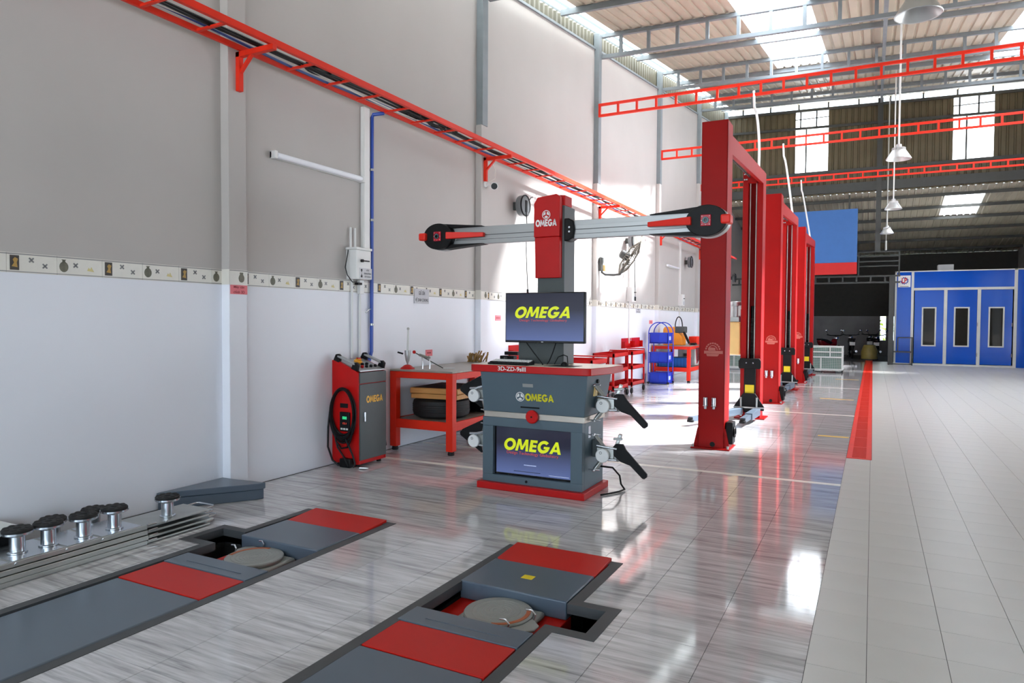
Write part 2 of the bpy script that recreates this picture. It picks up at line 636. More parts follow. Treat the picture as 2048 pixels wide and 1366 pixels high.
fb = MB()
for (a, b, c, d) in cut_all((WX - 0.2, RX + 0.2, -5.2, 37.0), PITS):
    fb.box(a, b, c, d, -0.12, -0.006)
floor = fb.build('floor', 'grout', None, smooth=False, origin=(0, 0, 0), kind='structure')
pw = MB()
for (x0, x1, y1, bx0, bx1, by0, by1) in ((-3.95, -3.09, 4.13, -4.17, -3.95, 3.13, 3.51), (-2.135, -1.345, 4.11, -1.345, -1.13, 3.03, 3.44)):
    pw.box(min(x0, bx0) - 0.05, max(x1, bx1) + 0.05, -1.55, y1 + 0.05, -0.50, -0.45)
    pw.box(x0 - 0.05, x0, -1.5, by0 if bx0 < x0 - 0.1 else y1, -0.45, -0.012)
    pw.box(x1, x1 + 0.05, -1.5, by0 if bx1 > x1 + 0.1 else y1, -0.45, -0.012)
    if bx0 < x0 - 0.1:
        pw.box(x0 - 0.05, x0, by1, y1, -0.45, -0.012)
        pw.box(bx0 - 0.05, bx0, by0, by1, -0.45, -0.012)
    else:
        pw.box(x1, x1 + 0.05, by1, y1, -0.45, -0.012)
        pw.box(bx1, bx1 + 0.05, by0, by1, -0.45, -0.012)
    pw.box(bx0, bx1, by0 - 0.05, by0, -0.45, -0.012)
    pw.box(bx0, bx1, by1, by1 + 0.05, -0.45, -0.012)
    pw.box(x0, x1, y1, y1 + 0.05, -0.45, -0.012)
pw.build('pit_lining', 'pitframe', floor, smooth=False)

# tiles, one object each for the nearest 300 of each kind
def in_view(x, y):
    p = Vector((x, y, 0)) - Vector((0, 0, 1.5))
    w = p.dot(_f)
    if w < 0.3:
        return False
    u = 1024 + 1392.5 * p.dot(_r2) / w
    v = 683 - 1392.5 * p.dot(_u2) / w
    return -60 < u < 2110 and v < 1440


def tile_field(name, m, xs, ys, holes, bounds):
    cells = []
    for i in range(len(xs) - 1):
        for j in range(len(ys) - 1):
            r = (max(xs[i], bounds[0]) + 0.0012, min(xs[i + 1], bounds[1]) - 0.0012, ys[j] + 0.0012, ys[j + 1] - 0.0012)
            if r[1] - r[0] < 0.01:
                continue
            rs = cut_all(r, holes)
            if rs:
                cx, cy = (r[0] + r[1]) / 2, (r[2] + r[3]) / 2
                cells.append((0 if in_view(cx, cy) else 1, math.hypot(cx, cy), cx, cy, rs, r))
    cells.sort(key=lambda q: (q[0], q[1]))
    cache = {}
    rest = MB()
    for k, (out, dist, cx, cy, rs, r) in enumerate(cells):
        if k < 300 and not out:
            key = (round(r[1] - r[0], 4), round(r[3] - r[2], 4)) if len(rs) == 1 and rs[0] == r else None
            if key and key in cache:
                o = bpy.data.objects.new(name, cache[key])
                C.objects.link(o)
                o.parent = floor
            else:
                b = MB()
                for (a0, a1, c0, c1) in rs:
                    b.box(a0 - cx, a1 - cx, c0 - cy, c1 - cy, -0.006, 0.0)
                o = b.build(name, m, floor, smooth=False)
                if key:
                    cache[key] = o.data
            o.location = (cx, cy, 0)
        else:
            for (a0, a1, c0, c1) in rs:
                rest.box(a0, a1, c0, c1, -0.006, 0.0)
    rest.build(name + 's_beyond', m, floor, smooth=False, kind='stuff')


gx = [GB - 0.4165 * k for k in range(13)][::-1]
gy = [3.203 + 0.4367 * k for k in range(-12, 62)]
DRAIN = (-0.233, 0.017, 8.52, 31.2)
tile_field('grey_tile', 'tile', gx, gy, PITS, (WX, GB))
wx_ = [GB, 0.003] + [0.003 + 0.318 * k for k in range(1, 18)]
wy = [3.285 + 0.3265 * k for k in range(-20, 84)]
tile_field('white_tile', 'wtile', wx_, wy, [(-0.236, 0.019, 8.52, 31.2)], (GB, RX))

# painted lines on the grey tiles
for k, (yy, xa, xb, lab) in enumerate(((6.08, -4.9, GB, 'pale painted line on the grey tiles behind the workbench and console'), (7.06, -4.9, GB, 'cream painted bay line just in front of the nearest lift post'),
                                       (12.41, -4.2, GB, 'cream painted bay line between the first and second lift'), (17.55, -4.2, GB, 'cream painted bay line between the second and third lift'))):
    if k == 0:
        xb = -2.2
    b = MB().box(xa, xb, yy - 0.04, yy + 0.04, 0.0, 0.0012)
    tag(b.build('floor_line', 'linepaint', None, smooth=False), lab, 'floor line', 'painted bay lines')
for yy, xa, xb, lab in ((10.05, -0.62, -0.25, 'short yellow painted dash beside the drain grating near the first lift'), (15.0, -0.9, -0.3, 'short yellow painted dash beside the drain further back'), (20.3, -0.85, -0.3, 'farthest short yellow painted dash beside the drain grating')):
    b = MB().box(xa, xb, yy - 0.045, yy + 0.045, 0.0, 0.0012)
    tag(b.build('yellow_dash', 'yellowline', None, smooth=False), lab, 'floor mark', 'yellow dashes by the drain')

# pit frames
for k, (x0, x1, y1, bx0, bx1, by0, by1) in enumerate(((-3.95, -3.09, 4.13, -4.17, -3.95, 3.13, 3.51), (-2.135, -1.345, 4.11, -1.345, -1.13, 3.03, 3.44))):
    w = 0.065
    root = MB().box(x0, x1, y1 - w, y1, -0.012, 0.003).build('trim_%d' % (k + 1), 'pitframe', None, smooth=False, kind='structure')
    left_bay = bx0 < x0 - 0.1
    segs = []
    if left_bay:
        segs += [(x0, x0 + w, -1.5, by0 + w), (x0, x0 + w, by1 - w, y1 - w), (x1 - w, x1, -1.5, y1 - w),
                 (bx0, bx0 + w, by0, by1), (bx0 + w, x0, by0, by0 + w), (bx0 + w, x0, by1 - w, by1)]
    else:
        segs += [(x1 - w, x1, -1.5, by0 + w), (x1 - w, x1, by1 - w, y1 - w), (x0, x0 + w, -1.5, y1 - w),
                 (bx1 - w, bx1, by0, by1), (x1, bx1 - w, by0, by0 + w), (x1, bx1 - w, by1 - w, by1)]
    for (a0, a1, c0, c1) in segs:
        MB().box(a0, a1, c0, c1, -0.05, 0.003).build('frame_bar', 'pitframe', root, smooth=False)

# ------------------------------------------------------------------ left wall
def ptop(y):
    return 6.48 + 0.122 * (y - 9.78)


wl = MB()
wl.prism([(-5, 1.86), (36.2, 1.86), (36.2, ptop(36.2)), (-5, ptop(-5))], (WX, 0, 0), Y, Z, -X, 0.2)
wall_left = wl.build('wall_left', 'wall_up', None, smooth=False, origin=(WX, 0, 0), kind='structure')
MB().box(WX - 0.2, WX + 0.004, -5, 36.2, 0, 1.86).build('lower_wall', 'wall_low', wall_left, smooth=False)
MB().box(WX, WX + 0.012, -5, 36.2, 0, 0.004).build('floor_joint', 'dark_steel', wall_left, smooth=False)
PIL = [(4.16, 7.0), (8.44, 4.22), (13.02, 4.22), (17.5, 5.0), (22.0, 5.8), (26.5, 5.0)]
for k, (py, pz) in enumerate(PIL):
    pz2 = roofz(WX, py) - 0.25 if k == 0 else pz
    pl_ = MB().box(WX, WX + 0.095, py, py + 0.19, 1.80, pz2).build('pilaster', 'wall_up', wall_left, smooth=False, bevel=0.006)
    MB().box(WX, WX + 0.0955, py - 0.0005, py + 0.1905, 0, 1.80).build('pilaster_base', 'wall_low', pl_, smooth=False, bevel=0.006)
    if k:
        MB().box(WX - 0.02, WX + 0.10, py + 0.02, py + 0.17, pz, roofz(WX, py) - 0.02).build('steel_column', 'steel', wall_left, smooth=False, bevel=0.006)
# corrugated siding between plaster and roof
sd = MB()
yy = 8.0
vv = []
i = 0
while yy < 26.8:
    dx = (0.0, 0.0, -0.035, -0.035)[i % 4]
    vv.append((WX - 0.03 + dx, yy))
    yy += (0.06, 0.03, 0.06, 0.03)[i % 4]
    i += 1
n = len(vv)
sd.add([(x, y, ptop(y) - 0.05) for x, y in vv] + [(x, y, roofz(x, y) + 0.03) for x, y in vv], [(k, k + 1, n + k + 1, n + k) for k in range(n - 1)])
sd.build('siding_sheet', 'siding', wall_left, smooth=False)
# steel angle along the plaster top
MB().hexa([(WX, -5, ptop(-5) - 0.04), (WX + 0.03, -5, ptop(-5) - 0.04), (WX + 0.03, 26.8, ptop(26.8) - 0.04), (WX, 26.8, ptop(26.8) - 0.04)],
          [(WX, -5, ptop(-5)), (WX + 0.03, -5, ptop(-5)), (WX + 0.03, 26.8, ptop(26.8)), (WX, 26.8, ptop(26.8))]).build('wall_cap', 'steel', wall_left, smooth=False)

# decorative border tiles
BT0, BT1 = 1.795, 1.925
bp = {}


def border_proto():
    o = Vector((WX + 0.004, 0, 0))
    for nm in ('a', 'b'):
        b = MB().box(o.x, o.x + 0.006, 0.001, 0.312, BT0, BT1)
        t = b.build('border_tile', 'border', wall_left, smooth=False)
        t.location = (0, 0, 0)
        MB().box(o.x, o.x + 0.008, 0.001, 0.312, BT1 - 0.012, BT1 - 0.004).build('rim_line', 'borderline', t, smooth=False)
        MB().box(o.x, o.x + 0.008, 0.001, 0.312, BT0 + 0.004, BT0 + 0.010).build('rim_line', 'borderline', t, smooth=False)
        if nm == 'a':
            MB().box(o.x, o.x + 0.0075, 0.02, 0.075, 1.812, 1.908).build('square_motif', 'motifdark', t, smooth=False)
            MB().prism([(0.03, 1.835), (0.065, 1.83), (0.06, 1.86), (0.068, 1.885), (0.05, 1.895), (0.036, 1.88), (0.045, 1.86)], (o.x, 0, 0), Y, Z, X, 0.0085).build('animal_motif', 'motifgold', t, smooth=False)
            for (sy, sz) in ((0.15, 1.882), (0.235, 1.848)):
                b = MB()
                for a in (45, 135):
                    d = Vector((0, math.cos(R(a)), math.sin(R(a)))) * 0.02
                    b.bar(Vector((o.x + 0.004, sy, sz)) - d, Vector((o.x + 0.004, sy, sz)) + d, 0.009, 0.009, up=(1, 0, 0))
                b.build('star_motif', 'motifgrey', t, smooth=False)
        else:
            poly = [(0.045 + 0.030 * math.cos(a), 1.853 + 0.036 * math.sin(a)) for a in [2 * math.pi * i / 16 for i in range(16)]]
            b = MB().prism(poly, (o.x, 0, 0), Y, Z, X, 0.008)
            b.prism([(0.034, 1.882), (0.056, 1.882), (0.054, 1.896), (0.062, 1.903), (0.028, 1.903), (0.036, 1.896)], (o.x, 0, 0), Y, Z, X, 0.008)
            b.build('vase_motif', 'vase', t, smooth=False)
            b = MB()
            for a in (45, 135):
                d = Vector((0, math.cos(R(a)), math.sin(R(a)))) * 0.02
                b.bar(Vector((o.x + 0.004, 0.125, 1.868)) - d, Vector((o.x + 0.004, 0.125, 1.868)) + d, 0.009, 0.009, up=(1, 0, 0))
            b.build('star_motif', 'motifgrey', t, smooth=False)
            MB().prism([(0.205, 1.835), (0.255, 1.83), (0.245, 1.845), (0.235, 1.865), (0.228, 1.848), (0.215, 1.858)], (o.x, 0, 0), Y, Z, X, 0.0075).build('lotus_motif', 'motifpale', t, smooth=False)
        bp[nm] = t


border_proto()
y0 = 2.488 - 0.6265
k = 0
pil_gaps = [(p[0], p[0] + 0.19) for p in PIL]
first = {'a': True, 'b': True}
while y0 < 27.5:
    nm = 'a' if k % 2 == 0 else 'b'
    gap = [g for g in pil_gaps if y0 < g[1] and y0 + 0.312 > g[0]]
    dx = 0.0
    if y0 > 20 and nm == 'b':
        pass
    if first[nm]:
        bp[nm].location = (dx, y0, 0)
        first[nm] = False
    else:
        c = copy_tree(bp[nm], wall_left)
        c.location = (dx, y0, 0)
    y0 += 0.31325
    k += 1
for (py, pz) in PIL:   # band carried over the pilaster fronts
    c = MB().box(WX + 0.095, WX + 0.1005, py - 0.002, py + 0.192, BT0, BT1).build('border_tile', 'border', wall_left, smooth=False)
    MB().box(WX, WX + 0.1005, py - 0.006, py, BT0, BT1).build('border_edge', 'border', c, smooth=False)
    MB().box(WX + 0.1, WX + 0.1025, py, py + 0.19, BT1 - 0.012, BT1 - 0.004).build('rim_line', 'borderline', c, smooth=False)
    poly = [(py + 0.125 + 0.030 * math.cos(a), 1.853 + 0.036 * math.sin(a)) for a in [2 * math.pi * i / 16 for i in range(16)]]
    b = MB().prism(poly, (WX + 0.1, 0, 0), Y, Z, X, 0.003)
    b.box(WX + 0.1, WX + 0.103, py + 0.108, py + 0.142, 1.885, 1.903)
    b.build('vase_motif', 'vase', c, smooth=False)

# ------------------------------------------------------------------ roof
def corr_sheet(x0, x1, y0, y1, zf, pitch=0.20, dep=0.032):
    prof = []
    x = x0
    i = 0
    st = (pitch * 0.62, pitch * 0.10, pitch * 0.18, pitch * 0.10)
    while x < x1:
        prof.append((x, 0 if i % 4 in (0, 1) else dep))
        x += st[i % 4]
        i += 1
    prof.append((x1, 0))
    n = len(prof)
    b = MB()
    b.add([(x, y0, zf(x, y0) + d) for x, d in prof] + [(x, y1, zf(x, y1) + d) for x, d in prof], [(k, k + 1, n + k + 1, n + k) for k in range(n - 1)])
    return b


S1 = (-2.30, -1.08, 11.8, 19.2)
S2 = (2.45, 3.62, 11.8, 21.6)
ceiling = corr_sheet(S1[1], S2[0], -5.4, 27.0, roofz).build('ceiling', 'roof', None, smooth=False, origin=(0, 13, 7), kind='structure')
for (a, b_, c, d) in ((-4.62, S1[0], -5.4, 27.0), (S2[1], RX + 0.4, -5.4, 27.0), (S1[0], S1[1], -5.4, S1[2]), (S1[0], S1[1], S1[3], 27.0), (S2[0], S2[1], -5.4, S2[2]), (S2[0], S2[1], S2[3], 27.0)):
    corr_sheet(a, b_, c, d, roofz).build('roof_sheet', 'roof', ceiling, smooth=False)
for s in (S1, S2):
    for (c, d) in ((s[2], (s[2] + s[3]) / 2), ((s[2] + s[3]) / 2, s[3])):
        corr_sheet(s[0], s[1], c, d, lambda x, y: roofz(x, y) + 0.002).build('skylight_panel', 'sky_panel', ceiling, smooth=False)
corr_sheet(WX - 0.35, -4.62, -5.4, 27.0, roofz).build('eave_panel', 'translucent', ceiling, smooth=False)


def truss(yc, name='roof_truss'):
    xa, xb = WX + 0.06, RX
    zt = lambda x: roofz(x, yc) - 0.05
    zb = lambda x: roofz(x, yc) - 0.46
    t = MB().bar((xa, yc, zt(xa)), (xb, yc, zt(xb)), 0.07, 0.07).build(name, 'steel', ceiling, smooth=False)
    MB().bar((xa, yc, zb(xa)), (xb, yc, zb(xb)), 0.07, 0.07).build('bottom_chord', 'steel', t, smooth=False)
    x = xa + 0.42
    while x < xb:
        MB().bar((x, yc, zb(x)), (x, yc, zt(x)), 0.06).build('web_post', 'steel', t, smooth=False)
        x += 0.555


for yc in (-0.5, 4.2, 8.7, 13.22, 17.72, 22.3):
    truss(yc)
for yc in (1.5, 6.4, 11.25, 15.6, 19.35, 20.8, 24.0, 25.5):
    MB().bar((WX + 0.06, yc, roofz(WX, yc) - 0.06), (RX, yc, roofz(RX, yc) - 0.06), 0.06, 0.10).build('purlin', 'steel', ceiling, smooth=False)
MB().bar((0.10, 8.7, roofz(0.1, 8.7) - 0.16), (0.12, 26.7, roofz(0.12, 26.7) - 0.16), 0.07, 0.07).build('brace_beam', 'steel', ceiling, smooth=False)

# clerestory at the end of the high roof
CY = 26.8
CZ0 = 5.95


def vsheet(x0, x1, y, z0f, z1f, pitch=0.2, dep=0.03):
    prof = []
    x = x0
    i = 0
    st = (pitch * 0.6, pitch * 0.1, pitch * 0.2, pitch * 0.1)
    while x < x1:
        prof.append((x, 0 if i % 4 in (0, 1) else dep))
        x += st[i % 4]
        i += 1
    prof.append((x1, 0))
    n = len(prof)
    return MB().add([(x, y + d, z0f(x)) for x, d in prof] + [(x, y + d, z1f(x)) for x, d in prof], [(k, k + 1, n + k + 1, n + k) for k in range(n - 1)])


ct = lambda x: roofz(x, CY) - 0.22
W1 = (-2.56, -1.50)
W2 = (2.20, 3.30)
cb = lambda x: CZ0
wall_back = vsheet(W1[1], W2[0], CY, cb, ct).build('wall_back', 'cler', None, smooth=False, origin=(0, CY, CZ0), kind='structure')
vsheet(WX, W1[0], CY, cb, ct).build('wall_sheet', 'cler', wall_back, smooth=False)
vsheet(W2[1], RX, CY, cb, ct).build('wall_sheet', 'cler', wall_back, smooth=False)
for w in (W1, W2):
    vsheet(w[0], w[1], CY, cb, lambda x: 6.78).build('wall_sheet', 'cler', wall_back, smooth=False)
MB().bar((WX, CY - 0.05, ct(WX)), (RX, CY - 0.05, ct(RX)), 0.06, 0.09).build('girt', 'dark_steel', wall_back, smooth=False)
MB().bar((WX, CY - 0.05, ct(WX) - 0.62), (RX, CY - 0.05, ct(RX) - 0.62), 0.06, 0.08).build('girt', 'dark_steel', wall_back, smooth=False)
MB().bar((WX, CY - 0.05, 6.74), (RX, CY - 0.05, 6.74), 0.06, 0.10).build('girt', 'dark_steel', wall_back, smooth=False)
MB().bar((WX, CY - 0.05, 6.15), (RX, CY - 0.05, 6.15), 0.10, 0.30).build('girt', 'dark_steel', wall_back, smooth=False)
x = WX + 0.6
while x < RX:
    MB().bar((x, CY - 0.05, ct(x)), (x, CY - 0.05, roofz(x, CY)), 0.05).build('stub_post', 'dark_steel', wall_back, smooth=False)
    x += 0.95
MB().box(0.02, 0.18, CY - 0.12, CY - 0.02, 3.9, roofz(0, CY) - 0.05).build('steel_column', 'dark_steel', wall_back, smooth=False)
for k, w in enumerate((W1, W2)):
    wo = MB().box(w[0], w[1], CY + 0.005, CY + 0.012, 6.78, ct(w[0]) - 0.01).build('window_%d' % (k + 1), 'sky_panel', None, smooth=False, kind='structure')
    xm = w[0] + 0.33 * (w[1] - w[0])
    MB().box(xm - 0.025, xm + 0.025, CY - 0.03, CY + 0.004, 6.78, ct(xm) - 0.62).build('mullion', 'dark_steel', wo, smooth=False)
    for xq in (w[0] + 0.16, w[0] + 0.68):
        MB().box(xq - 0.025, xq + 0.025, CY - 0.03, CY + 0.004, ct(xm) - 0.60, ct(xm)).build('mullion', 'dark_steel', wo, smooth=False)
    MB().box(w[0], w[1], CY - 0.03, CY + 0.004, ct(xm) - 0.30, ct(xm) - 0.27).build('glazing_bar', 'dark_steel', wo, smooth=False)

# low rear roof
def roofz2(x, y):
    return 6.0 - 0.15 * (y - CY)


L1 = (2.1, 3.25, 27.6, 30.2)
c2 = corr_sheet(WX - 0.2, L1[0], CY + 0.1, 36.6, roofz2, dep=-0.03).build('ceiling_rear', 'roof', None, smooth=False, origin=(0, 31, 5), kind='structure')
c2['label'] = 'low corrugated roof over the rear shed'
corr_sheet(L1[1], RX + 0.2, CY + 0.1, 36.6, roofz2, dep=-0.03).build('roof_sheet', 'roof', c2, smooth=False)
corr_sheet(L1[0], L1[1], CY + 0.1, L1[2], roofz2, dep=-0.03).build('roof_sheet', 'roof', c2, smooth=False)
corr_sheet(L1[0], L1[1], L1[3], 36.6, roofz2, dep=-0.03).build('roof_sheet', 'roof', c2, smooth=False)
corr_sheet(L1[0], L1[1], L1[2], L1[3], roofz2, dep=-0.03).build('skylight_panel', 'sky_panel', c2, smooth=False)
for yc in (27.5, 28.9, 30.3, 31.8, 33.4, 35.0):
    MB().bar((WX, yc, roofz2(0, yc) - 0.08), (RX, yc, roofz2(0, yc) - 0.08), 0.06, 0.10).build('purlin', 'dark_steel', c2, smooth=False)

# rear wall, right wall
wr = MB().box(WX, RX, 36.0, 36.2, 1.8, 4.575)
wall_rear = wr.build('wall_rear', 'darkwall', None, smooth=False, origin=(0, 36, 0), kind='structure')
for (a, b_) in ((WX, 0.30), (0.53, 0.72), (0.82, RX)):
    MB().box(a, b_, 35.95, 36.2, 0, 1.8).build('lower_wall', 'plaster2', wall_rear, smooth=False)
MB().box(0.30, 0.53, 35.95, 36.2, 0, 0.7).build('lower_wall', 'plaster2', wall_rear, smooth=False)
wrt = MB()
wrt.prism([(-5.0, 0), (9.0, 0), (9.0, roofz(RX, 9.0)), (-5.0, roofz(RX, -5.0))], (RX, 0, 0), Y, Z, X, 0.2)
wrt.prism([(22.0, 0), (36.2, 0), (36.2, 4.7), (CY, 6.0), (CY, roofz(RX, CY)), (22.0, roofz(RX, 22.0))], (RX, 0, 0), Y, Z, X, 0.2)
wrt.prism([(9.0, 4.2), (22.0, 4.2), (22.0, roofz(RX, 22.0)), (9.0, roofz(RX, 9.0))], (RX, 0, 0), Y, Z, X, 0.2)
wall_right = wrt.build('wall_right', 'wall_up', None, smooth=False, origin=(RX, 0, 0), kind='structure')
for yc in (13.2, 17.7):
    MB().box(RX, RX + 0.2, yc - 0.1, yc + 0.1, 0, 4.2).build('steel_column', 'steel', wall_right, smooth=False)
MB().box(RX + 0.2, RX + 4.2, 8.0, 23.0, 4.3, 4.34).build('added_sun_shade', 'roof', wall_right, smooth=False)  # unseen canopy, added to keep direct sun out of the side opening
# ground outside
g = MB().box(-40, 60, -60, -5.2, -0.14, -0.02).box(RX + 0.2, 60, -5.2, 80, -0.14, -0.02)
g.build('ground', 'plaster2', None, smooth=False, kind='structure')


# ------------------------------------------------------------------ alignment lift platforms in the pits
def platform(x0, x1, label, left):
    t = thing('alignment_platform', label, 'lift platform', ((x0 + x1) / 2, 1.5, -0.45), 'alignment lift platforms')
    zt = 0.002
    MB().box(x0, x1, -1.3, 2.500, -0.11, zt).build('main_deck', 'platgrey', t, bevel=0.012)
    MB().box(x0, x1, 2.503, 2.797, -0.10, zt).build('red_plate', 'platred', t, bevel=0.004)
    b = MB().box(x0 - 0.005, x1 + 0.005, 2.80, 2.972, -0.10, zt + 0.004)
    b.box(x0 + 0.12, x1 - 0.10, 2.862, 2.868, zt + 0.003, zt + 0.007)
    b.build('lip_plate', 'platgrey', t, bevel=0.006)
    MB().box(x0, x1, 2.90, 3.46, -0.20, -0.10).build('recess_tray', 'platred', t, bevel=0.004)
    MB().box(x0, x1, 3.39, 3.815, -0.098, zt + 0.004).build('front_deck', 'platgrey', t, bevel=0.008)
    b = MB().hexa([(x0, 3.815, -0.02), (x1, 3.815, -0.02), (x1, 4.11, -0.02), (x0, 4.11, -0.02)], [(x0, 3.815, zt), (x1, 3.815, zt), (x1, 4.12, zt + 0.02), (x0, 4.12, zt + 0.02)])
    b.box(x0 + 0.02, x1 + 0.012, 3.80, 3.99, -0.045, -0.02)
    b.build('red_flap', 'platred', t, bevel=0.004)
    for sx in (x0 + 0.05, x1 - 0.12):
        MB().box(sx, sx + 0.07, -1.2, 4.0, -0.45, -0.2).build('scissor_rail', 'pitframe', t)
    # turntable
    s = -1 if left else 1
    cx, cy = (x0 + x1) / 2 + 0.02 * s, 3.205
    u = thing('wheel_turntable', 'round grey wheel turntable with tan angle strip, set in the %s platform' % ('left' if left else 'right'), 'turntable', (cx, cy, -0.1), 'wheel turntables')
    MB().box(cx - 0.20, cx + 0.20, cy - 0.19, cy + 0.17, -0.10, -0.062).build('base_plate', 'turn', u, bevel=0.02)
    d = MB().lathe([(0.0, 0.0), (0.18, 0.0), (0.185, 0.008), (0.185, 0.020), (0.180, 0.026), (0.0, 0.026)], (cx, cy, -0.062), Z, 40, False).build('disc', 'turn', u)
    b = MB()
    for r in (0.03, 0.05, 0.07, 0.09, 0.115, 0.14):
        b.torus((cx, cy, -0.0365), Z, r, 0.0022, 36, 4)
    b.build('grip_ring', 'turn', d)
    b = MB()
    a0, a1 = (R(100), R(200)) if left else (R(-75), R(35))
    n = 14
    for i in range(n):
        p, q = a0 + (a1 - a0) * i / n, a0 + (a1 - a0) * (i + 1) / n
        b.prism([(0.150 * math.cos(p), 0.150 * math.sin(p)), (0.172 * math.cos(p), 0.172 * math.sin(p)), (0.172 * math.cos(q), 0.172 * math.sin(q)), (0.150 * math.cos(q), 0.150 * math.sin(q))], (cx, cy, -0.0365), X, Y, Z, 0.0025)
    b.build('angle_strip', 'gold2', d, smooth=False)
    am = (a0 + a1) / 2
    arm = MB().prism([(0.17, -0.09), (0.25, -0.055), (0.27, 0.0), (0.25, 0.055), (0.17, 0.09)], (cx, cy, -0.060), X * math.cos(am) + Y * math.sin(am), -X * math.sin(am) + Y * math.cos(am), Z, 0.012).build('pointer_arm', 'turn', u, bevel=0.004)
    for q in (-0.5, 0.42):
        a = am + q
        p = Vector((cx + 0.20 * math.cos(a), cy + 0.20 * math.sin(a), -0.05))
        b = MB().tube([p, p + Vector((0.01, 0, 0.03)), p + Vector((-0.015, 0.01, 0.045)), p + Vector((-0.05, 0.015, 0.04))], 0.005, 6)
        b.build('locking_pin', 'chrome', u)
    return t


platform(-3.862, -3.168, 'grey alignment platform with red plates, recessed beside the silver jack beams', True)
p2 = platform(-2.083, -1.421, 'grey alignment platform with red plates and yellow sticker, nearest the camera', False)
MB().box(-1.79, -1.72, 3.585, 3.64, 0.006, 0.0075).build('yellow_sticker', 'yellow', p2, smooth=False)

# ------------------------------------------------------------------ galvanised slide beams with rubber topped pads
LV = ('lowest', 'second from the bottom', 'third from the bottom', 'topmost')
for k in range(4):
    z0 = k * 0.034
    dx = (0.0, 0.012, 0.006, 0.0)[k]
    t = thing('slide_beam', 'galvanised telescopic jack beam beside the left pit, %s in its stack' % LV[k], 'jack beam', (-4.42, 2.2, z0), 'stacked galvanised jack beams')
    b = MB().box(-4.60, -4.25 + dx, 0.9, 2.96, z0, z0 + 0.030)
    b.build('sleeve', 'galv', t, bevel=0.003)
    y1 = 3.46 + (0.0, 0.02, -0.01, 0.0)[k]
    MB().box(-4.55, -4.262 + dx, 2.965, y1, z0 + 0.004, z0 + 0.018).build('slide_plate', 'galv', t, bevel=0.003)
    h = MB().tube([(-4.50, y1 - 0.02, z0 + 0.012), (-4.50, y1 + 0.07, z0 + 0.014), (-4.48, y1 + 0.085, z0 + 0.015), (-4.33, y1 + 0.085, z0 + 0.015), (-4.31, y1 + 0.07, z0 + 0.014), (-4.31, y1 - 0.02, z0 + 0.012)], 0.006, 6)
    h.build('pull_handle', 'chrome', t)
    for yy in (2.975,):
        MB().tube([(-4.29 + dx, yy, z0 + 0.018), (-4.25 + dx, yy - 0.01, z0 + 0.026), (-4.25 + dx, yy + 0.05, z0 + 0.026), (-4.29 + dx, yy + 0.05, z0 + 0.018)], 0.005, 6).build('latch_wire', 'chrome', t)
    if k == 3:
        for yy in (2.16, 2.44, 2.66, 3.1):
            MB().tube([(-4.258, yy, 0.124), (-4.248, yy, 0.118)], 0.008, 8).build('bolt', 'chrome', t)
        for y_a, y_b in ((1.75, 2.13), (2.15, 2.43), (2.45, 2.64), (2.66, 2.93)):
            MB().box(-4.59, -4.262, y_a, y_b, 0.132, 0.1345).build('top_plate', 'chrome', t, bevel=0.001)
t = thing('rear_beam', 'low galvanised beam lying along the wall behind the stacked jack beams', 'jack beam', (-4.76, 2.3, 0))
MB().box(-4.84, -4.66, 1.3, 3.06, 0.0, 0.05).build('sleeve', 'galv', t, bevel=0.003)
MB().box(-4.82, -4.68, 3.06, 3.22, 0.005, 0.03).build('slide_plate', 'galv', t, bevel=0.003)


def pad(x, y, z, h, label):
    t = thing('lift_pad', label, 'lift pad', (x, y, z), 'rubber topped lift pads')
    MB().lathe([(0.052, 0), (0.052, 0.006), (0.041, 0.010), (0.040, h - 0.03), (0.046, h - 0.022), (0.076, h - 0.016), (0.083, h - 0.010), (0.083, h), (0.070, h)], (x, y, z), Z, 28).build('stand', 'chrome', t)
    p = MB().lathe([(0.078, h), (0.080, h + 0.010), (0.074, h + 0.018), (0.03, h + 0.020), (0.0, h + 0.020)], (x, y, z), Z, 28, False).build('rubber_top', 'rubber', t)
    b = MB()
    for i in range(8):
        a = i * math.pi / 4
        b.lathe([(0.019, 0), (0.019, 0.006), (0.013, 0.010), (0.0, 0.010)], (x + 0.055 * math.cos(a), y + 0.055 * math.sin(a), z + h + 0.014), Z, 8, False)
    b.lathe([(0.022, 0), (0.022, 0.004), (0.015, 0.008), (0, 0.008)], (x, y, z + h + 0.018), Z, 8, False)
    b.build('grip_studs', 'rubber', p)


ZT = 0.136
pad(-4.40, 2.245, ZT, 0.125, 'rubber-topped chrome lift pad at the near end, beside the black box')
pad(-4.385, 2.41, ZT, 0.125, 'chrome rubber-topped lift pad on the top beam, second from the near end')
pad(-4.36, 2.605, ZT, 0.125, 'chrome rubber-topped lift pad in the middle of the top beam')
pad(-4.36, 2.805, ZT, 0.125, 'chrome rubber-topped lift pad on the top beam, second from the far end')
pad(-4.36, 3.19, 0.122, 0.125, 'lone chrome rubber-topped lift pad on the far slide plate, before the grey wedge')
pad(-4.75, 2.64, 0.05, 0.125, 'rubber-topped lift pad on the rear beam by the wall, the nearer of two')
pad(-4.75, 2.91, 0.05, 0.125, 'rubber-topped lift pad on the rear beam by the wall, the farther of two')
t = thing('storage_box', 'black box with white lid at the wall by the left picture edge', 'box', (-4.75, 1.9, 0))
MB().box(-4.93, -4.62, 1.4, 2.36, 0, 0.195).build('body', 'black', t, bevel=0.008)
MB().box(-4.95, -4.59, 1.38, 2.39, 0.195, 0.222).build('lid', 'whitem', t, bevel=0.006)
